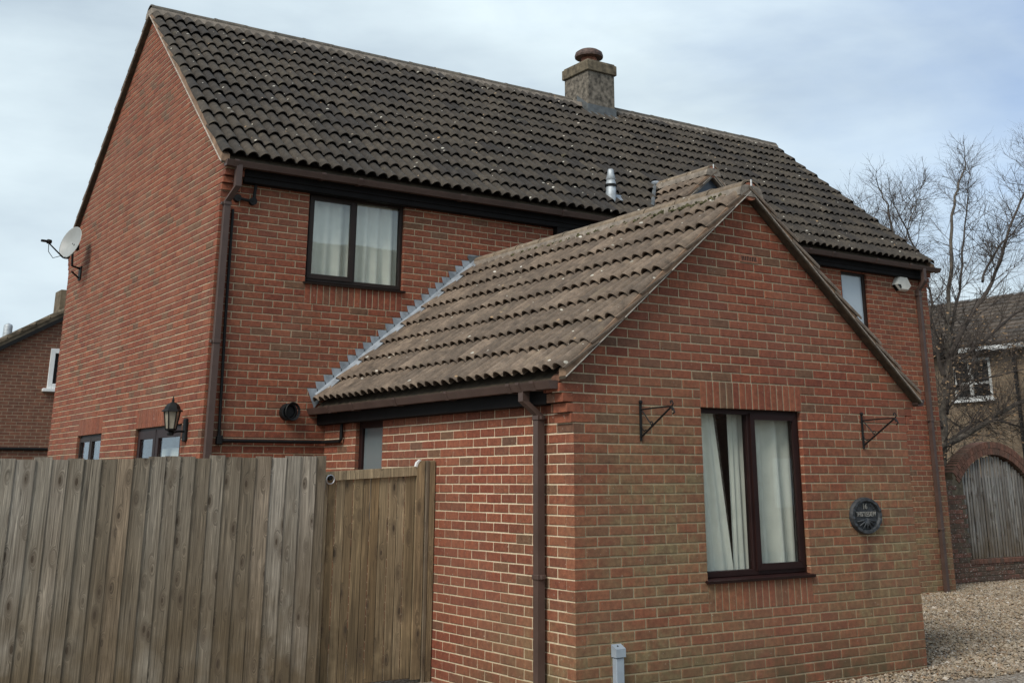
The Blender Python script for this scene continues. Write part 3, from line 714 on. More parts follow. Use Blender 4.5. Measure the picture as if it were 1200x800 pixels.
# boiler flue terminal on the main roof
fx, fy = 4.13, 4.70; fz = surf(E_MAIN, fy-D)
mb = MB(); mb.lathe([(.075, fz-.06), (.072, fz+.02), (.066, fz+.26), (.06, fz+.27), (.06, fz+.29), (.068, fz+.30), (.045, fz+.38), (.042, fz+.42), (.03, fz+.44), (.001, fz+.445)], (fx, fy, 0), 18); fl = mb.build('flue', M['steel'], roof_main, True)
mb = MB(); mb.lathe([(.078, fz+.195), (.082, fz+.20), (.082, fz+.225), (.07, fz+.23)], (fx, fy, 0), 18); mb.build('flue_band', M['black'], roof_main)
mb = MB(); mb.prism([(fx-.03, fy-.05, fz-.0), (fx+.25, fy-.05, fz-.0), (fx+.22, fy+.06, fz+.10), (fx-.03, fy+.06, fz+.10)], (0, -.01, .012)); mb.build('flue_apron', M['steel'], roof_main)

# ------------------------------------------------------------------ fascias, gutters, pipes
def boxo(name, a, b, mat, parent, c=.004): mb = MB(); mb.bbox(a, b, c); return mb.build(name, mat, parent)
boxo('fascia', (XL+.22, D-.098, 4.70), (XR-.22, D-.074, 4.885), M['fascia'], house)
boxo('soffit', (XL+.22, D-.073, 4.70), (XR-.22, D+.01, 4.725), M['fascia'], house)
boxo('fascia_batten', (XL+.22, D-.114, 4.76), (XR-.22, D-.0985, 4.775), M['fascia'], house, .003)
boxo('fascia', (4.35+XL, D-.10, 4.59), (5.6+XL, D+.004, 4.698), M['fascia'], house)
boxo('fascia', (-.098, .222, 2.195), (-.074, D-.004, 2.34), M['fascia'], house)
boxo('soffit', (-.073, .222, 2.195), (.01, D-.004, 2.22), M['fascia'], house)
boxo('fascia', (W+.074, .222, 2.195), (W+.098, D-.004, 2.34), M['fascia'], house)
def gutter(p0, p1, out, ztop, brackets, h=.062, wd=.105):
    p0, p1, out = V(p0), V(p1), V(out); d = (p1-p0).normalized(); zt = V((0, 0, 1)); L_ = (p1-p0).length
    prof = [(0, 0), (0, -h*.8), (.015, -h), (wd-.022, -h), (wd, -.012), (wd+.004, 0), (wd-.004, 0), (wd-.008, -.012), (wd-.028, -h+.006), (.02, -h+.006), (.006, -h*.75), (.006, 0)]
    mb = MB(); mb.prism([p0+out*a+zt*(ztop+b) for a, b in prof], d*L_); g_ = mb.build('gutter', M['gutter'], house)
    for b_ in brackets:
        wdt = .05; q = p0+d*(b_-wdt/2)
        pr2 = [(.0, .006), (-.0, -h-.006), (wd-.02, -h-.006), (wd+.008, -.012), (wd+.010, .006), (wd-.0, .006), (wd-.0, -.01), (wd-.026, -h+.001), (.008, -h+.001), (.008, .006)]
        mb = MB(); mb.prism([q+out*a+zt*(ztop+b) for a, b in pr2], d*wdt); mb.build('gutter_bracket', M['gutter'], g_)
    for q, s_ in ((p0, -1), (p1, 1)):
        mb = MB(); mb.prism([q+out*a+zt*(ztop+b) for a, b in prof[:6]], d*(.004*s_)); mb.build('gutter_end', M['gutter'], g_)
    return g_
gutter((XL-.02, D-.115, 0), (XR+.12, D-.115, 0), (0, -1, 0), 4.895, [.1, 1.1, 1.55, 2.9, 4.4, 5.9, 7.4, 8.9, 9.4, 10.4, 11.2, 11.75])
gutter((-.115, .02, 0), (-.115, D-.004, 0), (-1, 0, 0), 2.362, [.22, .42, .56, 1.55, 2.5, 3.4, 3.95])
gutter((W+.115, -.06, 0), (W+.115, D-.004, 0), (1, 0, 0), 2.362, [.2, 1.3, 2.5])
def downpipe(pts, clips, axis='y', spout=None):
    mb = MB(); mb.sqtube(pts, .064, .064); dp = mb.build('downpipe', M['gutter'], house)
    for z in clips:
        x, y = pts[-1][0], pts[-1][1]
        mb = MB(); mb.bbox((x-.040, y-.040, z-.018), (x+.040, y+.040, z+.018), .004)
        if axis == 'x': mb.bbox((x-.02, y-.062, z-.014), (x+.012, y-.038, z+.014), .003)
        else: mb.bbox((x-.06, y-.01, z-.014), (x-.038, y+.02, z+.014), .003)
        mb.build('pipe_clip', M['gutter'], dp)
    return dp
downpipe([(-.165, .43, 2.32), (-.165, .43, 2.225), (-.060, .375, 2.115), (-.060, .375, -.02)], [2.10, .93], 'x')
downpipe([(-1.222, 4.315, 4.86), (-1.222, 4.315, 4.62), (-1.278, 4.44, 4.47), (-1.278, 4.44, -.02)], [4.45, 3.0, 1.2])
downpipe([(10.17, 4.31, 4.86), (10.17, 4.31, 4.66), (10.17, 4.44, 4.52), (10.17, 4.44, .0)], [4.45, 2.5, .9])
# black waste pipes beside the main downpipe
mb = MB(); mb.tube([(-1.20, D-.03, 4.40), (-1.19, D-.03, 3.2), (-1.165, D-.03, 2.03)], .016, 8); mb.build('waste_pipe', M['black'], house)
mb = MB(); mb.tube([(-1.17, D-.03, 2.02), (-.15, D-.03, 2.02), (-.035, D-.04, 2.02), (-.035, D-.3, 2.02), (-.035, 4.03, 2.02), (-.035, 4.0, 2.04), (-.035, 4.0, 2.2)], .019, 8); mb.build('waste_pipe', M['black'], house)
mb = MB(); mb.tube([(-1.16, D-.035, 4.53), (-.985, D-.035, 4.51), (-.978, D-.035, 4.54), (-.965, D-.035, 4.72)], .018, 8); mb.lathe([(0, -.05), (.042, -.05), (.042, .02), (0, .02)], (-.985, D-.03, 4.515), 12, (0, -1, 0)); mb.lathe([(0, -.05), (.04, -.05), (.04, .02), (0, .02)], (-1.16, D-.03, 4.53), 12, (0, -1, 0)); mb.build('waste_pipe', M['black'], house)
mb = MB(); mb.bbox((-1.19, D-.06, 1.98), (-1.13, D-.002, 2.07), .008); mb.build('pipe_elbow', M['black'], house)
# round extractor vent
mb = MB(); mb.lathe([(0, .055), (.055, .055), (.06, .03), (.07, .075), (.088, .07), (.088, 0), (0, 0)], (-.44, D, 2.322), 24, (0, -1, 0)); vt = mb.build('wall_vent', M['black'], house)
mb = MB(); mb.lathe([(.089, .05), (.097, .065), (.092, .075), (.07, .06)], (-.425, D-.02, 2.325), 24, (.25, -1, 0)); mb.build('vent_hood', M['black'], vt)

# stepped lead flashing where the extension roof meets the main wall
mb = MB()
NT = 22
pts = []
for k in range(NT+1):
    xk = -.23+.090*k; zk = Zc(7)+.075*k
    pts.append((xk, zk)); pts.append((xk+.12, zk))
low = [(XRID+.02, surf(E_EXT, XRID)+.0), (-.14, surf(E_EXT, -.14)-.02)]
fl_ = []
for k in range(NT+1):
    xk = -.23+.090*k; zk = Zc(7)+.075*k
    xe = xk+.118
    mb.prism([(xk, D-.010, zk), (xe, D-.010, zk), (xe+.035, D-.010, surf(E_EXT, xe+.035)-.01), (xk+.055, D-.010, surf(E_EXT, xk+.055)-.01)][::-1] if k else [(xk, D-.010, zk), (xe, D-.010, zk), (xe+.035, D-.010, surf(E_EXT, xe+.035)-.01), (-.14, D-.010, 2.37)][::-1], (0, .004+.0003*(k % 2), 0))
mb.build('stepped_flashing', M['lead'], wm.obj)
mb = MB()
for k in range(4):                                # cover strips with lapped joints over the tile edge
    xa = -.14+k*.53; xb = xa+.545 if k < 3 else XRID-.05; o = .012+.004*(k % 2)
    za, zb_ = surf(E_EXT, xa)+.045, surf(E_EXT, xb)+.045
    mb.prism([(xa, D-.012, za+.055+o), (xb, D-.012, zb_+.055+o), (xb, D-.05, zb_+.035+o), (xa, D-.05, za+.035+o)], (0, 0, -.004))
    mb.prism([(xa, D-.05, za+.035+o), (xb, D-.05, zb_+.035+o), (xb, D-.115, zb_+.008+o), (xa, D-.115, za+.008+o)], (0, 0, -.004))
mb.build('cover_flashing', M['lead'], wm.obj)
mb = MB(); mb.prism([(XRID-.2, D-.014, zre+.02), (XRID+.12, D-.014, zre+.06), (XRID+.14, D-.014, zre+.0), (XRID-.16, D-.014, zre-.06)], (0, .006, 0)); mb.build('ridge_flashing', M['leadd'], wm.obj)

# ------------------------------------------------------------------ windows
def window(wall, op, mat, layout, recess=.045, sill=True, of=.045, sf=.052, glass='glass', parts=('glass', 'glass')):
    """layout: list of (kind, width fraction); kind 'fix' or 'sash'"""
    u0, u1, z0, z1 = op
    if wall.flip: u0, u1 = wall.L-u1, wall.L-u0
    u0 -= .008; u1 += .008; z1 += .008
    def pr(name, a, b, c, d, o0, o1, parent, m, ch=.004):
        mb = MB(); vs = []
        mb.bbox((a, -o1, c), (b, -o0, d), ch)
        mb.v = [tuple(wall.P(v[0], v[2], -v[1])) for v in mb.v]
        if wall.n.y > -.5: pass
        return mb.build(name, m, parent)
    zs = z0+(.028 if sill else 0)
    # outer frame as four mitred members joined in one mesh
    mb = MB()
    for a, b, c, d in ((u0, u0+of, zs, z1), (u1-of, u1, zs, z1), (u0+of, u1-of, zs, zs+of), (u0+of, u1-of, z1-of, z1)):
        mb.bbox((a, recess, c), (b, recess+.065, d), .003)
    x = u0+of; inner = u1-of-x; glassrects = []
    n = len(layout)
    pos = x
    sashes = []
    for i, (kind, fr) in enumerate(layout):
        wd = inner*fr; a, b = pos, pos+wd
        if i < n-1: mb.bbox((b-of*.45, recess, zs+of), (b+of*.45, recess+.065, z1-of), .003)
        aa = a if i == 0 else a+of*.45; bb = b if i == n-1 else b-of*.45
        if kind == 'sash': sashes.append((aa-.012, bb+.012)); glassrects.append((aa-.012+sf, bb+.012-sf, zs+of-.012+sf, z1-of+.012-sf, recess-.006))
        else: glassrects.append((aa, bb, zs+of, z1-of, recess+.018))
        pos += wd
    mb.v = [tuple(wall.P(v[0], v[2], -v[1])) for v in mb.v]; w_ = mb.build('window', mat, house)
    for aa, bb in sashes:
        s0, s1 = zs+of-.012, z1-of+.012; o = recess-.014; t = .035
        mb = MB()
        # mitred sash: four trapezoids
        q = [((aa, s0), (bb, s0), (bb-sf, s0+sf), (aa+sf, s0+sf)), ((bb, s0), (bb, s1), (bb-sf, s1-sf), (bb-sf, s0+sf)), ((bb, s1), (aa, s1), (aa+sf, s1-sf), (bb-sf, s1-sf)), ((aa, s1), (aa, s0), (aa+sf, s0+sf), (aa+sf, s1-sf))]
        for quad in q:
            cx_ = sum(p[0] for p in quad)/4; cz_ = sum(p[1] for p in quad)/4
            quad = [(cx_+(p[0]-cx_)*.996, cz_+(p[1]-cz_)*.996) for p in quad]
            mb.prism([wall.P(p[0], p[1], -o) for p in quad], wall.n*-t)
        mb.build('sash', mat, w_)
    for i, (a, b, c, d, o) in enumerate(glassrects):
        mb = MB(); mb.prism([wall.P(a, c, -o-.012), wall.P(b, c, -o-.012), wall.P(b, d, -o-.012), wall.P(a, d, -o-.012)], wall.n*-.004)
        mb.build('pane', M[parts[min(i, len(parts)-1)]], w_)
    if sill:
        mb = MB(); prf = [(-.03, z0-.012), (-.035, z0+.008), (recess+.02, z0+.028), (recess+.07, z0+.028), (recess+.07, z0-.002), (0, z0-.002), (-.02, z0-.012)]
        mb.prism([wall.P(u0-.018, z, -o) for o, z in prf], wall.u*(u1-u0+.036)); mb.build('sill', mat, w_)
    return w_
window(wf, OPF, M['frame_lo'], [('fix', .49), ('sash', .51)])
window(wm, OPM, M['frame_up'], [('sash', .49), ('fix', .51)])
window(wm, OPR, M['frame_up'], [('fix', 1)], of=.065, parts=('frostsky',))
window(wm, OPC, M['frame_up'], [('fix', .5), ('fix', .5)], parts=('frostsky',))
window(we, OPE, M['frame_lo'], [('fix', 1)], of=.07, parts=('frost',))
window(wg, OG2, M['frame_up'], [('sash', .5), ('sash', .5)])
window(wg, OG1, M['frame_lo'], [('sash', .42), ('sash', .58)], sill=False, sf=.09)

def curtain(name, wall, u0, u1, z0, z1, o, mat, label, amp=.02, waves=9, lean=0, grp=None, seed=1, pinch=0):
    rn = random.Random(seed); mb = MB(); n = waves*8; rows = 14; ph = [rn.uniform(0, 6) for _ in range(4)]
    uu0, uu1 = (u0, u1) if not wall.flip else (wall.L-u1, wall.L-u0)
    for r in range(rows+1):
        t = r/rows; z = z0+(z1-z0)*t
        for i in range(n+1):
            s_ = i/n; wv = sin(s_*waves*2*pi+ph[0]+.5*sin(s_*9+ph[1]))+.4*sin(s_*waves*4.3+ph[2]+t*1.5)
            a0_, b0_ = uu0+(lean*(1-t)**1.3 if False else 0), uu1+lean*(1-t)
            mb.v.append(tuple(wall.P(a0_+(b0_-a0_)*s_, z, -o+amp*wv*(.6+.4*(1-t)))))
    for r in range(rows):
        for i in range(n): k = r*(n+1)+i; mb.f.append((k, k+1, k+n+2, k+n+1))
    c = mb.build(name, mat, None, True); tag(c, label, 'curtain', grp); return c
c_ = lambda *a, **k: curtain(*a, **k)
c_('net_curtain', wm, OPM[0]-.05, OPM[1]+.05, OPM[2]-.05, OPM[3]+.02, .15, M['net'], 'pale net curtain hanging across the whole upstairs window above the lead flashing', amp=.038, waves=8, seed=4)
c_('drape', wf, OPF[0]-.06, OPF[0]+.27, OPF[2]-.1, OPF[3]+.05, .17, M['drape'], 'white drape pulled aside at the left edge of the ground floor gable window', amp=.034, waves=3, lean=.19, seed=2)
c_('patterned_curtain', wf, OPF[0]+.25, OPF[0]+.36, OPF[2]-.1, OPF[3]+.05, .24, M['pattern'], 'narrow dark patterned curtain next to the white drape in the gable window', amp=.012, waves=1, lean=.17, seed=3)
c_('net_curtain', wf, OPF[0]+.46, OPF[0]+.58, OPF[2]-.1, OPF[3]+.05, .19, M['net'], 'thin strip of net curtain behind the central mullion of the gable window', amp=.02, waves=2, seed=9)
c_('net_curtain', wf, OPF[0]+.56, OPF[1]+.05, OPF[2]-.1, OPF[3]+.05, .17, M['net'], 'pale net curtain hanging behind the right opening sash of the gable window', amp=.045, waves=4, seed=6)
c_('door_blind', wg, .9, 1.9, .3, 1.98, .2, M['net'], 'pale blind behind the dark door glass beside the wall lantern', amp=.006, waves=3, seed=8)
c_('window_blind', wg, OG2[0]+.1, OG2[1]-.3, OG2[2], OG2[3]-.25, .25, M['net'], 'pale blind in the small dark window at the back end of the tall side wall', amp=.006, waves=3, seed=11)
# floors so the rooms are dark
mb = MB(); mb.box((XL+.1, D+.1, 2.46), (XR-.1, YB-.1, 2.6)); mb.build('upper_floor', M['stackcap'], house)

# ------------------------------------------------------------------ things fixed to the walls
# satellite dish
dc = V((-1.62, 9.86, 4.885)); dn = V((-.86, -.42, .26)).normalized()
dish = thing('satellite_dish', (XL, 10.28, 4.5), 'grey oval satellite dish on a bracket at the back edge of the tall side wall', 'satellite dish')
sx = V((0, 0, 1)).cross(dn).normalized(); sy = dn.cross(sx)
mb = MB(); n = 28; rr = [0, .25, .5, .75, .95, 1.0]
for f_, off in ((1, 0), (-1, -.008)):
    k0 = len(mb.v)
    for r in rr:
        for j in range(n):
            t = 2*pi*j/n; mb.v.append(tuple(dc+sx*cos(t)*.20*r+sy*sin(t)*.245*r+dn*(off+.055*r*r-.055)))
    for i in range(len(rr)-1):
        for j in range(n): mb.f.append((k0+i*n+j, k0+i*n+(j+1) % n, k0+(i+1)*n+(j+1) % n, k0+(i+1)*n+j))
e1, e2 = (len(rr)-1)*n, (2*len(rr)-1)*n
for j in range(n): mb.f.append((e1+j, e1+(j+1) % n, e2+(j+1) % n, e2+j))
mb.build('reflector', M['dish'], dish, True)
bot = dc-sy*.23; lnb = dc+dn*.32-sy*.16
mb = MB(); mb.tube([dc-dn*.07-sy*.2, bot+dn*.02-sy*.02, lnb], [.014, .012, .010], 6); mb.build('feed_arm', M['black'], dish)
mb = MB(); ld_ = (lnb-dc).normalized(); mb.lathe([(0, -.03), (.03, -.03), (.032, .02), (.018, .03), (.018, .12), (0, .121)], lnb+V((0, 0, .02)), 12, ld_+V((0, 0, .15))); mb.build('receiver', M['black'], dish)
mb = MB(); mb.tube([lnb+V((0, 0, -.0)), lnb+V((.01, 0, -.12)), lnb-dn*.1+V((0, 0, -.17)), bot+dn*.05], .005, 5); mb.build('cable', M['black'], dish)
wp = V((XL, 10.25, 4.53))
mb = MB(); mb.bbox((XL-.02, wp.y-.06, wp.z-.11), (XL-.0, wp.y+.06, wp.z+.09), .004); mb.tube([wp+V((-.02, 0, .06)), wp+V((-.14, -.05, .08)), wp+V((-.16, -.06, .30)), dc-dn*.06], .017, 8)
mb.tube([wp+V((-.02, 0, -.08)), wp+V((-.14, -.05, .0))], .012, 6); mb.bbox((dc.x-.03+.08, dc.y-.02, dc.z-.10), (dc.x+.05+.08, dc.y+.08, dc.z-.02), .006); mb.build('bracket', M['black'], dish)

# wall lantern
lx, ly = XL-.165, 4.945
lan = thing('wall_lantern', (XL, ly, 2.13), 'black coach lantern with six glass sides on the tall side wall above the fence', 'wall lantern')
mb = MB(); mb.bbox((XL-.03, ly-.045, 2.02), (XL, ly+.045, 2.25), .008); mb.tube([(XL-.02, ly, 2.12), (XL-.09, ly, 2.12), (lx, ly, 2.10), (lx, ly, 2.13)], .011, 8); mb.build('wall_bracket', M['black'], lan)
mb = MB(); mb.lathe([(0, 2.075), (.03, 2.08), (.035, 2.10), (.02, 2.115), (.055, 2.13), (.06, 2.145), (0, 2.145)], (lx, ly, 0), 6); mb.build('lamp_base', M['black'], lan)
mb = MB(); mb.lathe([(0, 2.146), (.048, 2.146), (.076, 2.315), (0, 2.315)], (lx, ly, 0), 6); mb.build('lamp_glass', M['lampglass'], lan)
mb = MB()
for j in range(6):
    ax = V((0, 0, 1)); a = ax.orthogonal().normalized(); b = ax.cross(a); t = 2*pi*j/6; dv = a*cos(t)+b*sin(t)
    mb.tube([V((lx, ly, 2.14))+dv*.053, V((lx, ly, 2.318))+dv*.081], .006, 5)
mb.build('lamp_cage', M['black'], lan)
mb = MB(); mb.lathe([(0, 2.31), (.108, 2.315), (.105, 2.325), (.082, 2.34), (.072, 2.37), (.05, 2.395), (.018, 2.41), (.010, 2.42), (.015, 2.43), (.008, 2.445), (.003, 2.475), (0.0005, 2.476)], (lx, ly, 0), 6); mb.build('lamp_cap', M['black'], lan)

# two hanging-basket brackets
def basket(x, zt, zb_, label, tilt=0):
    b = thing('basket_bracket', (x, 0, (zt+zb_)/2), label, 'wall bracket', 'hanging basket brackets on the gable')
    mb = MB(); mb.bbox((x-.011, -.014, zb_-.03), (x+.011, -.001, zt+.03), .003)
    mb.lathe([(0, -.012), (.014, -.008), (.016, 0), (.014, .008), (0, .012)], (x, -.012, zt+.04), 10, (0, -1, 0)); mb.build('back_plate', M['black'], b)
    tip = V((x, -.385, zt-.012)); 
    mb = MB(); mb.tube([(x, -.01, zt-.02), (x, -.2, zt-.012), tip], .006, 6); mb.build('top_bar', M['black'], b)
    mb = MB(); mb.tube([(x, -.01, zb_), (x, -.38, zt-.015), (x, -.395, zt-.04)], .008, 6)
    mb.tube([tip, tip+V((0, -.02, .02)), tip+V((0, -.005, .045)), tip+V((0, .012, .04)), tip+V((0, .008, .022))], .006, 6)
    mb.tube([tip, tip+V((0, -.02, -.02)), tip+V((0, -.032, -.045)), tip+V((0, -.01, -.055))], .007, 6); mb.build('stay_bar', M['black'], b)
    mb = MB(); mb.tube([(x, -.03, zt-.03), (x, -.09, zt-.09), (x, -.14, zt-.145), (x, -.155, zt-.13), (x, -.145, zt-.115), (x, -.13, zt-.12)], .005, 6)
    mb.tube([(x, -.012, zb_+.10), (x, -.022, zb_+.06), (x, -.05, zb_+.045), (x, -.075, zb_+.055)], .005, 6); mb.build('scroll', M['black'], b)
basket(.66, 2.185, 1.955, 'black iron basket bracket to the left of the gable window')
basket(3.29, 2.165, 1.925, 'black iron basket bracket to the right of the gable window above the plaque')

# house name plaque
PX, PZ = 3.235, 1.318
pq = thing('house_plaque', (PX, 0, PZ), 'dark oval house sign numbered 16 in relief, on the gable right of the window', 'house sign')
def ell(a, b, n=40): return [(PX+a*cos(2*pi*i/n), PZ+b*sin(2*pi*i/n)) for i in range(n)]
mb = MB(); mb.prism([(x, -.012, z) for x, z in ell(.205, .158)], (0, .012, 0)); mb.build('plaque_back', M['plaque'], pq)
mb = MB(); A, B = ell(.205, .158), ell(.165, .120); n = 40; A2, B2 = ell(.198, .150), ell(.172, .127)
for (E_, y) in ((A, -.012), (A2, -.036), (B2, -.036), (B, -.013)): mb.v += [(x, y+(.004*sin(i*2.3) if y < -.03 else 0), z) for i, (x, z) in enumerate(E_)]
for r in range(3):
    for i in range(n): mb.f.append((r*n+i, r*n+(i+1) % n, (r+1)*n+(i+1) % n, (r+1)*n+i))
mb.build('plaque_rim', M['plaque'], pq)
def text(body, x, z, size, y, mat, parent, ang=0, sx_=1.0):
    c = bpy.data.curves.new('lettering', 'FONT'); c.body = body; c.size = size; c.extrude = .003; c.align_x = 'CENTER'; c.align_y = 'CENTER'; c.resolution_u = 2; c.offset = .0012
    o = bpy.data.objects.new('tmp', c); COL.objects.link(o); dg = bpy.context.evaluated_depsgraph_get()
    me = bpy.data.meshes.new_from_object(o.evaluated_get(dg)); bpy.data.objects.remove(o)
    me.transform(Matrix.Translation((x, y, z)) @ Matrix.Rotation(pi/2, 4, 'X') @ Matrix.Diagonal((sx_, 1, 1, 1)))
    me.materials.clear(); me.materials.append(mat); return link('lettering', me, parent)
text('16', PX-.01, PZ+.078, .066, -.019, M['plaque_hi'], pq)
text('THISTLEDEW', PX, PZ+.012, .056, -.019, M['plaque_hi'], pq, sx_=.80)
mb = MB(); rn = random.Random(5)                  # leaf and root relief under the name
for k in range(7):
    a = -pi*.5+(k-3)*.42; x1_, z1_ = PX+.13*cos(a), PZ-.02+.10*sin(a)
    mb.tube([(PX, -.016, PZ-.03), ((PX+x1_)/2+rn.uniform(-.01, .01), -.024, (PZ-.03+z1_)/2), (x1_, -.018, z1_)], [.012, .010, .006], 6)
for k in range(12):
    a = pi*(.1+.8*k/11); x1_, z1_ = PX+.14*cos(a), PZ+.01+.10*sin(a)
    if abs(x1_-PX) > .05: mb.lathe([(0, .008), (.012, .006), (.016, 0)], (x1_, -.012, z1_), 6, (0, -1, 0))
mb.build('leaf_relief', M['plaque'], pq, True)

# alarm box
ab = thing('alarm_box', (9.79, D, 4.6), 'cream five-sided burglar alarm box under the right end of the main eaves', 'alarm box')
ax0, az0 = 9.79, 4.625
front = [(-.07, .125), (.07, .125), (.195, -.055), (.10, -.135), (-.10, -.135), (-.195, -.055)]
back = [(x*1.06, z*1.06) for x, z in front]
mb = MB(); n = 6; mb.v = [(ax0+x*.86, D-.085, az0+z*.86) for x, z in front]+[(ax0+x, D-.06, az0+z) for x, z in front]+[(ax0+x, D-.001, az0+z) for x, z in back]
mb.f = [tuple(range(6))[::-1]]+[(r*n+i, r*n+(i+1) % n, (r+1)*n+(i+1) % n, (r+1)*n+i) for r in (0, 1) for i in range(n)]
mb.build('casing', M['alarm'], ab)
mb = MB(); mb.v = [(ax0+x, y, az0+z) for x, z, y in ((-.172, -.053, D-.030), (-.166, -.05, D-.066), (-.085, -.122, D-.066), (-.06, -.05, D-.068), (-.09, -.129, D-.03))]; 
mb = MB(); mb.prism([(ax0-.168, D-.0865, az0-.050), (ax0-.085, D-.0865, az0-.050), (ax0-.070, D-.0865, az0-.090), (ax0-.095, D-.0865, az0-.116)], (0, -.002, 0)); mb.prism([(ax0-.201, D-.055, az0-.058), (ax0-.201, D-.004, az0-.058), (ax0-.107, D-.004, az0-.142), (ax0-.107, D-.055, az0-.142)], (-.004, 0, -.004)); mb.build('strobe_lens', M['black'], ab)

# grey cable trunking at the foot of the gable
mt_ = thing('cable_trunking', (.375, 0, 0), 'pale grey upright cable cover with a sloping cap low on the brick gable', 'cable cover')
boxo('trunking', (.335, -.052, -.02), (.409, -.001, .38), M['meter'], mt_, .004)
mb = MB(); mb.prism([(.327, -.001, .385), (.327, -.062, .385), (.327, -.062, .442), (.327, -.001, .470)], (.090, 0, 0)); mb.build('cap', M['meter'], mt_)
mb = MB(); mb.box((.345, -.047, .37), (.400, -.004, .395)); mb.build('seam', M['black'], mt_)
mb = MB(); mb.lathe([(0, .004), (.006, .004), (.006, 0)], (.365, -.030, .458), 8, (0, -.35, 1)); mb.build('screw', M['black'], mt_)

# ------------------------------------------------------------------ fence and gate
FY = 2.05
fen = thing('timber_fence', (-2.5, FY, 0), 'weathered grey feather-edge board fence along the left side of the house', 'fence')
def XF(u):                                        # where a fence board edge stands
    d = fw+rt*((u-CX)/FPX)-up*((540-CY)/FPX); t = (FY-CAM.y)/d.y; return CAM.x+d.x*t
edges = [-56, -37, -19, 0, 18.4, 40.3, 61.3, 78.8, 97.2, 118, 136.5, 157.5, 176, 195, 213, 231, 249.5, 266, 284.5, 302, 318, 335, 352, 370, 382.4]
xs_ = [-4.05, -3.93, -3.80, -3.64, -3.53, -3.391, -3.273, -3.164, -3.054, -2.924, -2.811, -2.683, -2.56, -2.437, -2.322, -2.205, -2.082, -1.965, -1.830, -1.700, -1.574, -1.441, -1.313, -1.175, -1.085]
rn = random.Random(12)
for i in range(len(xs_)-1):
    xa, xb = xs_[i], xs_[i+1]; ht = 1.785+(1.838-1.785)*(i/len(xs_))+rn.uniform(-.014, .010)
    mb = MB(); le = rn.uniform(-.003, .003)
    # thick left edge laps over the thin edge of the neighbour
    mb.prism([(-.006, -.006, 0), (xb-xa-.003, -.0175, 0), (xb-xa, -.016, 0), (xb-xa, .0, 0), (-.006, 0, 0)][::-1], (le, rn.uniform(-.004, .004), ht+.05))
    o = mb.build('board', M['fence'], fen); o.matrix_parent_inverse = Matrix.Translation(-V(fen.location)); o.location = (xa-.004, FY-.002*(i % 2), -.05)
mb = MB()
for i in range(len(xs_)-1):
    for z in (.3, .95, 1.6):
        for f_ in (.3, .72): mb.lathe([(0, .003), (.0045, .002), (.005, 0)], (xs_[i]+(xs_[i+1]-xs_[i])*f_, FY-.005-.009*f_, z+rn.uniform(-.02, .02)), 6, (0, -1, 0))
mb.build('nails', M['cowl'], fen, kind='stuff')
for z in (.3, .95, 1.6): boxo('rail', (-4.05, FY+.002, z-.035), (-1.07, FY+.04, z+.035), M['fence'], fen)
for x in (-3.95, -2.2, -1.15): boxo('post', (x-.05, FY+.042, -.05), (x+.05, FY+.14, 1.75), M['fence'], fen)

GY = 2.12
gt = thing('garden_gate', (-.6, GY, 0), 'brown ledged timber gate between the grey fence and the brick extension', 'gate')
ge = [-1.10, -1.022, -.946, -.863, -.786, -.690, -.623, -.537, -.444, -.363, -.287, -.190]
for i in range(len(ge)-1):
    mb = MB(); mb.bbox((0, -.012, 0), (ge[i+1]-ge[i]-.005, .004, 1.665-.0), .004); o = mb.build('board', M['gate'], gt); o.matrix_parent_inverse = Matrix.Translation(-V(gt.location)); o.location = (ge[i], GY+.002*(i % 2), .03)
mb = MB(); pr_ = [(-1.14, 1.625), (-.19, 1.672), (-.19, 1.748), (-.6, 1.728), (-1.14, 1.698)]
mb.prism([(x, GY-.034, z) for x, z in pr_], (0, .05, 0)); o = mb.build('top_rail', M['gate'], gt)
mb = MB(); mb.prism([(-.188, GY-.034, .02), (-.108, GY-.034, .02), (-.108, GY-.034, 1.80), (-.14, GY-.034, 1.80), (-.175, GY-.034, 1.775), (-.188, GY-.034, 1.74)], (0, .055, 0)); mb.build('stile', M['gate'], gt)
mb = MB(); mb.prism([(-.19, GY-.036, 1.742), (-.176, GY-.036, 1.778), (-.15, GY-.036, 1.802), (-.165, GY-.036, 1.808), (-.195, GY-.036, 1.785), (-.205, GY-.036, 1.75)], (0, .03, 0)); mb.build('stile_horn', M['white'], gt)
mb = MB()
for z in (.35, 1.0): mb.box((-1.09, GY+.006, z), (-.19, GY+.03, z+.1))
mb.build('ledge', M['gate'], gt)
mb = MB(); rc = V((-1.03, GY-.055, 1.64)); pts_ = [rc+V((.036*cos(t), .0, .036*sin(t))) for t in [2*pi*i/16 for i in range(17)]]; mb.tube(pts_, .006, 6, False); rg = mb.build('ring_handle', M['galv'], gt, True)
mb = MB(); mb.lathe([(0, .03), (.02, .028), (.024, 0)], (-1.03, GY-.034, 1.655), 10, (0, -1, 0)); mb.build('ring_plate', M['black'], rg)
gp = thing('gate_post', (-.04, GY, 0), 'slim timber gate post fixed upright against the brick side wall', 'gate post')
boxo('post', (-.068, GY-.045, -.05), (-.008, GY+.04, 1.80), M['gate'], gp, .004)
boxo('stop_strip', (-.100, GY-.05, -.05), (-.070, GY+.02, 1.80), M['fence'], gp, .003)

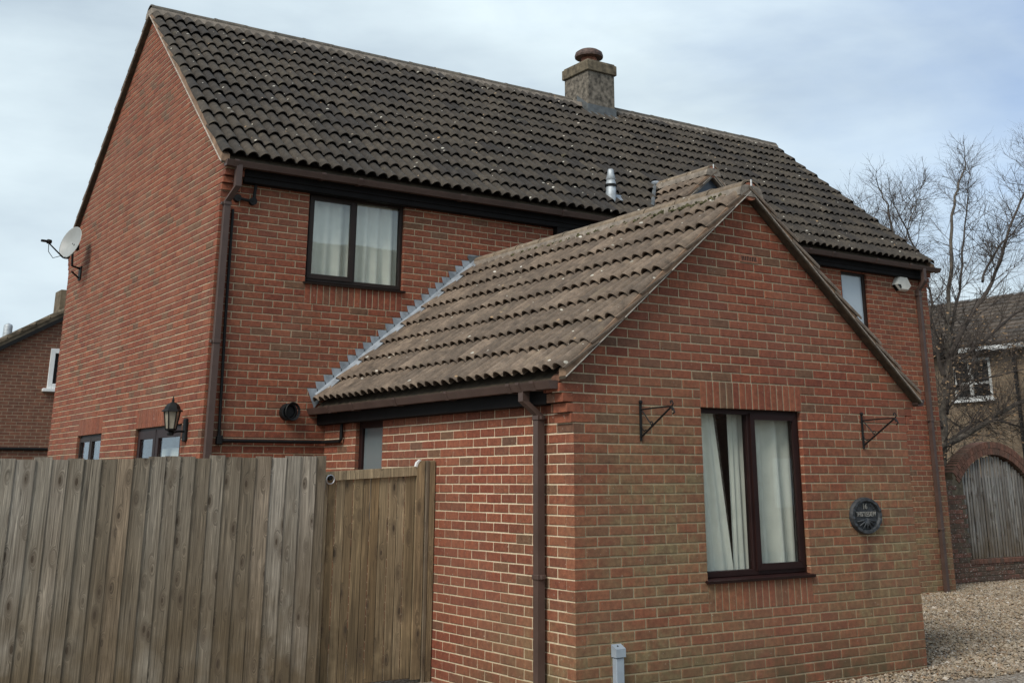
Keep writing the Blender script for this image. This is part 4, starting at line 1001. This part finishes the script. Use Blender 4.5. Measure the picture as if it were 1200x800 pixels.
# ------------------------------------------------------------------ ground
g = G('earth'); c = g.ramp(g.noise(3, detail=6), [(.3, (.075, .062, .045)), (.7, (.14, .12, .09))]); M['earth'] = g.fin(c, .95)
g = G('asphalt'); c = g.ramp(g.noise(60, detail=4), [(.3, (.03, .031, .033)), (.7, (.07, .07, .07))]); g.bump(g.noise(200), .5, .004); M['asphalt'] = g.fin(c, .9)
g = G('gravel_bed'); vo = g.n('ShaderNodeTexVoronoi'); vo.inputs['Scale'].default_value = 42; g.l(g.pos, vo.inputs['Vector'])
sp = g.n('ShaderNodeSeparateColor'); g.l(vo.outputs['Color'], sp.inputs[0])
c = g.ramp(sp.outputs[0], [(0, (.17, .13, .09)), (.4, (.30, .245, .18)), (.75, (.38, .33, .26)), (1, (.50, .47, .42))]); c = g.mix(g.mr(vo.outputs['Distance'], .3, .7, 0, .8), c, (.05, .04, .03)); g.bump(vo.outputs['Distance'], -.8, .01); M['gravelbed'] = g.fin(c, .9)
g = G('gravel_stone'); c = g.ramp(g.geo.outputs['Random Per Island'], [(0, (.18, .12, .075)), (.2, (.32, .25, .17)), (.42, (.42, .35, .26)), (.6, (.23, .19, .15)), (.78, (.52, .46, .38)), (.92, (.34, .22, .13)), (1, (.66, .63, .58))])
c = g.mix(.4, c, g.ramp(g.noise(1.2, detail=4), [(.35, .55), (.65, 1.25)]), 'MULTIPLY'); c = g.mix(1, c, (.78, .76, .72), 'MULTIPLY'); M['stone'] = g.fin(c, .88)
mb = MB(); mb.add([(-400, -400, -.03), (500, -400, -.03), (500, 500, -.03), (-400, 500, -.03)], [(0, 1, 2, 3)]); struct(mb.build('ground', M['earth']))
mb = MB(); mb.add([(-14, -26, -.012), (40, -26, -.012), (40, -3.0, -.012), (-14, -3.0, -.012)], [(0, 1, 2, 3)]); struct(mb.build('driveway', M['asphalt']))
mb = MB(); mb.add([(-14, -2.998, -.008), (16.2, -2.998, -.008), (16.2, 5.6, -.008), (-14, 5.6, -.008)], [(0, 1, 2, 3)]); struct(mb.build('gravel_base', M['gravelbed']))
rn = random.Random(21); mb = MB()
tp = ((1, 0, 0), (-1, 0, 0), (0, 1, 0), (0, -1, 0), (0, 0, 1), (0, 0, -1)); tf = [(0, 2, 4), (2, 1, 4), (1, 3, 4), (3, 0, 4), (2, 0, 5), (1, 2, 5), (3, 1, 5), (0, 3, 5)]
def stones(n, xr, yr, r0, r1):
    for _ in range(n):
        x, y = rn.uniform(*xr), rn.uniform(*yr)
        if XL-.02 < x < XR and y > D-.01: continue
        if -.01 < x < W+.01 and y > 0: continue
        r = rn.uniform(r0, r1)*(1 if rn.random() < .9 else 1.5); a = rn.uniform(0, pi); ca, sa = cos(a)*r, sin(a)*r; e = rn.uniform(.55, .9); h_ = rn.uniform(.45, .8)*r; z = rn.uniform(-.004, .010)
        k = len(mb.v); tx, ty = rn.uniform(-.3, .3), rn.uniform(-.3, .3)
        for q in tp:
            X_ = q[0]*ca-q[1]*sa*e; Y_ = q[0]*sa+q[1]*ca*e; mb.v.append((x+X_*rn.uniform(.8, 1.15), y+Y_*rn.uniform(.8, 1.15), z+q[2]*h_+X_*tx+Y_*ty))
        mb.f += [tuple(i+k for i in f) for f in tf]
stones(26000, (3.9, 9.0), (-.6, 4.5), .011, .024)
stones(13000, (9.0, 13.6), (2.0, 5.25), .014, .027)
stones(2500, (-.2, 4.2), (-.5, -.0), .010, .022)
stones(500, (3.9, 9), (-.6, 4.4), .024, .036)
stones(900, (3.93, 4.05), (-.05, 4.4), .012, .026)
gs = mb.build('gravel', M['stone'], None, kind='stuff'); gs['label'] = 'pale beige gravel spread between the house and the arched wall'; gs['category'] = 'gravel'

# ------------------------------------------------------------------ arched garden wall
AY = 5.15
aw = thing('arched_garden_wall', (12.7, AY, 0), 'old dark brick garden wall with an arched opening filled by grey slats', 'garden wall')
M['oldbrick'] = (lambda: (lambda g: (lambda r: g.fin(g.mix(g.mr(g.noise(38, detail=4), .60, .66, 0, .75), g.mix(.7, g.ramp(r, [(0, (.10, .052, .037)), (.4, (.15, .068, .046)), (.7, (.08, .056, .038)), (.97, (.10, .06, .045)), (1, (.26, .08, .05))]), g.ramp(g.noise(12, detail=5, rough=.7), [(.3, .45), (.7, 1.5)]), 'MULTIPLY'), (.45, .43, .38)), .95))(g.rnd(False)))(G('old_brick')))()
M['oldmortar'] = flat('old_mortar', (.10, .082, .055), .95, .5, 14, .5)
AC, AH, RI = 12.68, .90, 1.28; ZAP = 2.02; ZCN = ZAP-RI; ZSP = ZCN+sqrt(RI*RI-AH*AH); ZB = .36; RO = RI+.215
waw = mk_wall('arch_wall', (XR+.03, AY, 0), (1, 0, 0), (0, -1, 0), 15.4-XR, label=None)
def in_hole(u, z, m=0.0):
    x = u+waw.O.x
    r = sqrt((x-AC)**2+(z-ZCN)**2)
    if abs(x-AC) < AH+m and z > ZB and z < ZSP+.05: return True
    if z > ZSP-.25 and r < RO+m and abs(x-AC) < AH+.26: return True
    return False
def hollow(u, z):
    x = u+waw.O.x; r = sqrt((x-AC)**2+(z-ZCN)**2)
    return in_hole(u, z) or z > top(x)
def top(x): return 1.42 if abs(x-AC) > AH+.42 else 1.62
lay(waw, -28, -4, [], [], True, hole=hollow)
# mortar core as columns following the opening
mb = MB(); stp = .05; x = waw.O.x
while x < 15.4:
    xm = x+stp/2; tz = top(xm); dx = abs(xm-AC)
    if dx < AH: 
        zi = ZCN+sqrt(RI*RI-dx*dx); mb.box((x, AY+.006, -.1), (x+stp, AY+.21, ZB-.006)); mb.box((x, AY+.006, zi+.006), (x+stp, AY+.21, ZCN+sqrt(max(0, RO*RO-dx*dx))-.006))
    else:
        zo = ZCN+sqrt(max(0, RO*RO-dx*dx)) if dx < AH+.24 else 0
        mb.box((x, AY+.006, -.1), (x+stp, AY+.21, max(tz, zo)-.006))
    x += stp
core = mb.build('wall_body', M['oldmortar'], aw)
mb = MB()
for (poly, dep, out, sg) in waw.bricks:
    vs, fs = brick_geo(poly, .03); mb.add([waw.P(v[0], v[2], out*2-v[1]) for v in vs], fs)
mb.build('brickwork', M['oldbrick'], aw, kind='stuff')
a_lim = math.acos(AH/RI)-.10; nv = 34
g = G('arch_brick'); r = g.rnd(True); M['archbrick'] = g.fin(g.mix(.7, g.ramp(r, [(0, (.11, .056, .038)), (.5, (.165, .075, .05)), (1, (.09, .055, .04))]), g.ramp(g.noise(12, detail=5, rough=.7), [(.3, .45), (.7, 1.6)]), 'MULTIPLY'), .95)
for ring in range(2):
    r0_, r1_ = RI+ring*.109+.003, RI+(ring+1)*.109-.004
    for i in range(nv):
        t0 = a_lim+(pi-2*a_lim)*(i+(.5 if ring else 0))/nv+.003; t1 = t0+(pi-2*a_lim)/nv-.006
        if ring and i == nv-1: continue
        mb = MB(); y_ = AY-.006-rn.uniform(0, .006)
        mb.prism([(AC+r0_*cos(t0), y_, ZCN+r0_*sin(t0)), (AC+r1_*cos(t0), y_, ZCN+r1_*sin(t0)), (AC+r1_*cos(t1), y_, ZCN+r1_*sin(t1)), (AC+r0_*cos(t1), y_, ZCN+r0_*sin(t1))], (0, .22, 0))
        mb.build('arch_brick', M['archbrick'], aw)
for i in range(16):                               # brick-on-edge sill
    xx = AC-AH+i*.1125; mb = MB(); mb.bbox((xx+.004, AY-.012, ZB-.07), (xx+.108, AY+.21, ZB+.003), .004); mb.build('sill_brick', M['archbrick'], aw)
sl = thing('slatted_screen', (AC, AY+.08, ZB), 'grey weathered vertical slats filling the arched opening of the garden wall', 'slatted screen')
ns = 23; sw_ = 2*AH/ns
for i in range(ns):
    xx = AC-AH+(i+.5)*sw_; dx = abs(xx-AC); zi = ZCN+sqrt(RI*RI-dx*dx)-.01
    mb = MB(); wdt = sw_*.60; mb.bbox((-wdt/2, -.012, 0), (wdt/2, .012, zi-ZB-rn.uniform(.0, .05)), .003); o = mb.build('slat', M['oldwood'], sl); o.matrix_parent_inverse = Matrix.Translation(-V(sl.location)); o.location = (xx+rn.uniform(-.006, .006), AY+.07+rn.uniform(-.01, .01), ZB+.006)
for z in (.62, 1.42): boxo('cross_rail', (AC-AH, AY+.085, z), (AC+AH, AY+.12, z+.07), M['oldwood'], sl)
boxo('backing', (AC-AH-.0, AY+.15, ZB+.01), (AC+AH, AY+.17, ZSP), M['black'], sl)

# ------------------------------------------------------------------ trees
def tree(name, loc, stems, label, seed, twig_len=1.0, density=1.0, leaves=0, trad=.12):
    rn = random.Random(seed); t = thing(name, loc, label, 'tree')
    mbt, mbc = MB(), MB(); tips = []
    def grow(p, d, ln, r, depth):
        if depth == 0 or ln < .08: tips.append(p); return
        n = 4; pts = [p]; q = p.copy(); dd = d.copy()
        for i in range(n):
            dd = (dd+V((rn.gauss(0, .16), rn.gauss(0, .16), rn.gauss(.03, .14)))).normalized(); q = q+dd*ln/n; pts.append(q.copy())
        mbc.tube(pts, [r*(1-.55*i/n) for i in range(n+1)], 4 if r > .012 else 3, False)
        k = {3: 5, 2: 5, 1: 4}.get(depth, 3)
        for i in range(k):
            f_ = rn.uniform(.2, 1); b = pts[min(n, int(f_*n))]; ax = dd.cross(V((rn.gauss(0, 1), rn.gauss(0, 1), rn.gauss(0, 1)))).normalized()
            nd = (Matrix.Rotation(rn.uniform(.4, .95), 3, ax) @ dd).normalized(); grow(b, nd, ln*rn.uniform(.45, .75), r*.5, depth-1)
    for pts, ra, rb, depth, dens in stems:
        pts = [V(p) for p in pts]; n = len(pts)
        # smooth resample with a little wobble
        fine = []
        for i in range(n-1):
            p0, p1, p2, p3 = pts[max(0, i-1)], pts[i], pts[i+1], pts[min(n-1, i+2)]
            for s_ in range(4):
                u_ = s_/4; q = .5*((2*p1)+(p2-p0)*u_+(2*p0-5*p1+4*p2-p3)*u_**2+(3*p1-p0-3*p2+p3)*u_**3); fine.append(q+V((rn.gauss(0, .02), rn.gauss(0, .02), 0)))
        fine.append(pts[-1]); m = len(fine)
        (mbt if ra > .09 else mbc).tube(fine, [(ra+(rb-ra)*(i/(m-1))**.5)*.85 for i in range(m)], 8 if ra > .05 else 6, False)
        cnt = int(dens*density)
        for i in range(cnt):
            f_ = rn.uniform(.12, 1); j = min(m-2, int(f_*(m-1))); b = fine[j]; dd = (fine[j+1]-fine[j]).normalized()
            ax = dd.cross(V((rn.gauss(0, 1), rn.gauss(0, 1), rn.gauss(0, .5)))).normalized(); nd = (Matrix.Rotation(rn.uniform(.6, 1.25), 3, ax) @ dd+V((0, 0, .12))).normalized()
            grow(b, nd, twig_len*rn.uniform(.6, 1.35)*(1.1-.5*f_), (.0125*(1.15-.7*f_)*twig_len), depth)
        grow(fine[-1], (fine[-1]-fine[-2]).normalized(), twig_len*.55, rb, 3)
    mbt.build('trunk', M['bark'], t, True) if mbt.v else None
    mbc.build('crown', M['twig'], t)
    if leaves:
        ml = MB(); low = [p for p in tips if p.z < 5.0]
        for i in range(leaves):
            p = rn.choice(low)+V((rn.gauss(0, .06), rn.gauss(0, .06), rn.gauss(-.02, .06))); a = V((rn.gauss(0, 1), rn.gauss(0, 1), rn.gauss(0, 1))).normalized(); b = a.orthogonal().normalized(); s_ = rn.uniform(.02, .045)
            ml.add([p-a*s_, p+b*s_*.5, p+a*s_, p-b*s_*.5], [(0, 1, 2, 3)])
        ml.build('dry_leaves', M['dryleaf'], t, kind='stuff')
    return t
TY = 8.0
def T(pts, dy=0, wob=0):
    return [(x+dy*1.0, TY+dy+wob*i, z+dy*.16) for i, (x, z) in enumerate(pts)]
stems = [
 (T([(14.75, -.1), (14.98, 1.15), (15.28, 2.64), (15.56, 3.68), (15.79, 4.76), (16.1, 6.25), (16.41, 7.43), (16.77, 8.1), (17.0, 8.45)]), .17, .012, 3, 26),
 (T([(15.47, 3.5), (15.85, 4.4), (16.45, 5.54), (16.96, 6.73), (17.33, 7.65), (17.62, 8.5)], .0, .07), .07, .010, 3, 20),
 (T([(15.61, 4.03), (16.5, 4.99), (17.45, 6.01), (18.03, 7.05), (18.63, 7.93), (19.03, 8.61), (19.1, 9.1)], 0, -.08), .085, .012, 3, 26),
 (T([(15.44, 3.68), (15.33, 4.37), (15.33, 5.44), (15.13, 6.34), (14.72, 7.0), (14.64, 7.4)], 0, .05), .06, .010, 3, 18),
 (T([(15.64, 3.86), (16.71, 4.46), (17.74, 5.08), (18.64, 5.54), (19.55, 5.91)], 0, -.15), .06, .02, 3, 16),
 (T([(14.99, 2.22), (15.78, 2.48), (16.88, 2.94), (17.86, 3.27), (18.69, 3.45)], 0, -.12), .10, .04, 3, 15),
 (T([(15.33, 2.3), (16.55, 2.76), (17.46, 2.83), (18.37, 2.71)], 0, .1), .06, .02, 3, 16),
 (T([(17.1, 5.79), (18.05, 6.65), (19.0, 7.26), (19.99, 7.9)], 0, .1), .04, .012, 3, 14),
 (T([(15.22, 2.64), (14.97, 3.14), (14.66, 3.64), (14.41, 4.31)], 0, .05), .05, .012, 3, 8),
 (T([(15.5, 3.4), (16.3, 3.6), (17.3, 4.3), (18.4, 4.4), (19.2, 4.6)], 0, .2), .045, .014, 3, 14),
 (T([(15.4, 2.9), (15.9, 3.5), (16.7, 3.7), (17.6, 3.9)], 0, -.2), .035, .012, 3, 12)]
tree('bare_tree', (14.75, TY, 0), stems, 'large bare tree with a forked trunk rising behind the arched garden wall', 5, 1.0, 2.1, 1800)
F = 16.0
fst = [([(24.46, F, -.2), (24.46, F, 5.17), (24.6, F, 7.56), (24.47, F, 9.05), (24.25, F, 10.0), (23.93, F, 10.6)], .16, .015, 3, 26),
       ([(24.6, F, 7.2), (25.09, F, 8.98), (25.69, F, 10.1), (26.2, F, 10.9)], .05, .013, 3, 16),
       ([(24.6, F, 7.3), (24.12, F, 8.5), (23.3, F, 9.2), (22.9, F, 9.7)], .05, .013, 3, 16)]
tree('bare_tree', (24.46, F, 0), fst, 'smaller bare tree seen above the right hand slope of the main roof', 15, 1.35, 1.6, 0)
fs3 = [([(33.0, 17, -.2), (33.0, 17, 5), (33.3, 17, 8), (33.5, 17, 10), (33.3, 17, 11.5)], .2, .02, 3, 30), ([(33.2, 17, 6), (34.5, 17, 8.5), (35.5, 17, 10.5)], .07, .015, 3, 16), ([(33.1, 17, 6.5), (31.8, 17.5, 8.5), (31.0, 17, 10.0)], .07, .015, 3, 16)]

# ------------------------------------------------------------------ neighbouring houses
nh = thing('neighbour_house', (1.5, 22, 0), 'dark brick neighbouring house behind the left end of the main house', 'house')
NY = 22.0; NS = .60; nz = lambda x: 4.60+NS*(x+.22)
xa, xb, xc = -3.4, 3.4, 10.2
mb = MB(); wx0, wx1, wz0, wz1 = .90, 1.9, 3.70, 4.62
def npoly(x_a, x_b, zlo): return [(x_a, NY, zlo), (x_b, NY, zlo), (x_b, NY, nz(x_b) if x_b <= xb else nz(2*xb-x_b)), (x_a, NY, nz(x_a) if x_a <= xb else nz(2*xb-x_a))]
mb.prism(npoly(xa, wx0, -.1), (0, .2, 0)); mb.prism([(wx0, NY, -.1), (wx1, NY, -.1), (wx1, NY, wz0), (wx0, NY, wz0)], (0, .2, 0)); mb.prism(npoly(wx0, wx1, wz1), (0, .2, 0)); mb.prism(npoly(wx1, xb, -.1), (0, .2, 0)); mb.prism(npoly(xb, xc, -.1), (0, .2, 0))
mb.box((xa, NY+.2, -.1), (xa+.2, NY+9, nz(xa))); mb.box((xc-.2, NY+.2, -.1), (xc, NY+9, nz(xa))); mb.box((xa, NY+8.8, -.1), (xc, NY+9, nz(xa))); mb.build('wall', M['nb_brick'], nh)
for s_ in (0, 1):
    f = (lambda x: x) if s_ == 0 else (lambda x: 2*xb-x)
    mb = MB(); mb.prism([(f(xa-.25), NY-.12, nz(xa-.25)+.0), (f(xb), NY-.12, nz(xb)), (f(xb), NY-.12, nz(xb)+.12), (f(xa-.25), NY-.12, nz(xa-.25)+.12)], (0, 9.3, 0)); rr_ = mb.build('roof', M['nb_roof'], nh)
    for k in range(24):                           # tile edges showing along the verge
        x = xa-.25+k*(xb-xa+.25)/24; mb = MB(); d_ = (xb-xa+.25)/24
        mb.prism([(f(x), NY-.15, nz(x)+.10), (f(x+d_+.02), NY-.15, nz(x+d_)+.10), (f(x+d_+.02), NY-.15, nz(x+d_)+.15), (f(x), NY-.15, nz(x)+.21)], (0, 2.5, 0)); mb.build('verge_tile', M['nb_roof'], rr_)
    mb = MB(); mb.prism([(f(xa-.25), NY-.14, nz(xa-.25)-.10), (f(xb), NY-.14, nz(xb)-.10), (f(xb), NY-.14, nz(xb)+.0), (f(xa-.25), NY-.14, nz(xa-.25)+.0)], (0, .12, 0)); mb.build('bargeboard', M['black'], rr_)
mb = MB(); mb.lathe([(.10, 4.60), (.10, 5.02), (.085, 5.06), (.001, 5.10)], (-.02, NY+.45, .10), 14); mb.build('flue', M['steel'], nh, True)
def wbox(name, a, b, parent, m): mb = MB(); mb.bbox(a, b, .01); return mb.build(name, m, parent)
mb = MB()
for a, b in (((wx0, NY-.03, wz0), (wx0+.11, NY+.05, wz1)), ((wx1-.11, NY-.03, wz0), (wx1, NY+.05, wz1)), ((wx0+.11, NY-.03, wz0), (wx1-.11, NY+.05, wz0+.11)), ((wx0+.11, NY-.03, wz1-.11), (wx1-.11, NY+.05, wz1))): mb.bbox(a, b, .008)
nw = mb.build('window', M['white'], nh); wbox('sill', (wx0-.10, NY-.10, wz0-.08), (wx1+.1, NY+.04, wz0-.003), nw, M['white'])
mb = MB(); mb.box((wx0+.1, NY+.02, wz0+.1), (wx1-.1, NY+.03, wz1-.1)); mb.build('pane', M['black'], nw)
mb = MB(); mb.tube([(xa, NY-.03, 2.33), (2.4, NY-.03, 2.33)], .035, 6); mb.build('pipe', M['black'], nh)
wbox('chimney', (1.40, NY+2, 4.5), (2.1, NY+2.6, 6.32), nh, M['nb_roof'])

# buff brick house on the right, its side wall facing west
bh = thing('buff_house', (22, 12, 0), 'buff brick house with dark roof and white window behind the bare tree on the right', 'house')
BX, B0, B1, BZ = 22.0, 5.0, 16.5, 4.86
wy0, wy1, wz0, wz1 = 11.35, 12.50, 3.64, 4.70
mb = MB()
mb.box((BX, B0, -.1), (BX+.2, wy0, BZ)); mb.box((BX, wy1, -.1), (BX+.2, B1, BZ)); mb.box((BX, wy0, -.1), (BX+.2, wy1, wz0)); mb.box((BX, wy0, wz1), (BX+.2, wy1, BZ))
mb.box((BX+.2, B0, -.1), (BX+7, B0+.2, BZ)); mb.box((BX+.2, B1-.2, -.1), (BX+7, B1, BZ)); mb.box((BX+6.8, B0+.2, -.1), (BX+7, B1-.2, BZ))
for y in (B0, B1-.2): mb.prism([(BX, y, BZ), (BX+7, y, BZ), (BX+3.5, y, 6.62)], (0, .2, 0))
mb.build('wall', M['yb_brick'], bh)
for s_ in (0, 1):
    f = (lambda x: x) if s_ == 0 else (lambda x: 2*BX+7-x)
    mb = MB(); mb.prism([(f(BX-.3), B0-.3, 4.88), (f(BX+3.5), B0-.3, 6.72), (f(BX+3.5), B0-.3, 6.82), (f(BX-.3), B0-.3, 4.98)], (0, B1-B0+.6, 0)); br = mb.build('roof', M['far_roof'], bh)
rn = random.Random(4)
mb = MB()                                         # tile courses of the facing slope
nr_ = 13; ncl = 40
for r in range(nr_):
    for c_i in range(ncl):
        t0, t1 = r/nr_, (r+1.12)/nr_; y0_ = B0-.3+(B1-B0+.6)*c_i/ncl; y1_ = y0_+(B1-B0+.6)/ncl-.02; xx0, xx1 = BX-.32+3.8*t0, BX-.32+3.8*t1; z0_, z1_ = 4.99+1.84*t0, 4.99+1.84*t1; j = rn.uniform(0, .02)
        mb.add([(xx0, y0_, z0_+.05+j), (xx0, y1_, z0_+.05+j), (xx1, y1_, z1_+.012), (xx1, y0_, z1_+.012), (xx0, y0_, z0_+j), (xx0, y1_, z0_+j)], [(0, 1, 2, 3), (4, 5, 1, 0)])
g = G('far_tile'); M['fartile'] = g.fin(g.mix(.7, g.ramp(g.rnd(False), [(0, (.060, .050, .042)), (.5, (.088, .070, .055)), (1, (.11, .085, .065))]), g.ramp(g.noise(5), [(.3, .6), (.7, 1.4)]), 'MULTIPLY'), .95)
mb.build('roof_tiling', M['fartile'], bh, kind='stuff')
mb = MB(); mb.box((BX-.34, B0-.3, 4.83), (BX-.29, 12.05, 4.95)); mb.build('gutter', M['white'], bh)
mb = MB(); mb.box((BX-.34, 12.06, 4.83), (BX-.29, B1, 4.95)); mb.build('gutter', M['black'], bh)
mb = MB(); mb.box((BX-.28, B0, 4.80), (BX-.002, B1, 4.85)); mb.build('soffit', M['black'], bh)
mb = MB()
ym = (wy0+wy1)/2+.05
for a, b in (((BX-.02, wy0, wz0), (BX+.06, wy0+.07, wz1)), ((BX-.02, wy1-.07, wz0), (BX+.06, wy1, wz1)), ((BX-.02, wy0+.07, wz0), (BX+.06, wy1-.07, wz0+.07)), ((BX-.02, wy0+.07, wz1-.07), (BX+.06, wy1-.07, wz1)), ((BX-.03, ym-.05, wz0+.07), (BX+.05, ym+.05, wz1-.07)), ((BX-.025, wy0+.07, wz0+.38), (BX+.045, ym-.05, wz0+.44)), ((BX-.025, ym+.05, wz0+.38), (BX+.045, wy1-.07, wz0+.44))): mb.box(a, b)
bw = mb.build('window', M['oldwhite'], bh)
mb = MB(); mb.box((BX-.10, wy0-.08, wz0-.07), (BX+.03, wy1+.08, wz0-.002)); mb.build('sill', M['white'], bw)
mb = MB(); mb.box((BX+.02, wy0+.06, wz0+.06), (BX+.03, wy1-.06, wz1-.06)); mb.build('pane', M['black'], bw)
mb = MB(); mb.tube([(BX-.06, 10.6, 4.8), (BX-.06, 10.6, 0)], .05, 8); mb.build('downpipe', M['black'], bh)

# house across the drive, seen only as a reflection in the panes
oh = thing('opposite_house', (15, -13, 0), 'brick house across the drive, showing only as a reflection in the window panes', 'house')
mb = MB(); mb.box((9, -21, -.1), (26, -13, 5.0))
for x in (9, 25.8): mb.prism([(x, -21, 5.0), (x, -13, 5.0), (x, -17, 8.4)], (.2, 0, 0))
mb.build('wall', M['nb_brick'], oh)
mb = MB(); mb.prism([(8.8, -12.6, 4.85), (8.8, -17, 8.6), (8.8, -21.4, 4.85), (8.8, -21.4, 5.05), (8.8, -17, 8.8), (8.8, -12.6, 5.05)], (17.4, 0, 0)); mb.build('roof', M['nb_roof'], oh)
for x in (11, 15.5, 20):
    for z in (1, 3.4): mb = MB(); mb.bbox((x, -13.05, z), (x+1.6, -12.96, z+1.1), .02); mb.build('window', M['white'], oh)
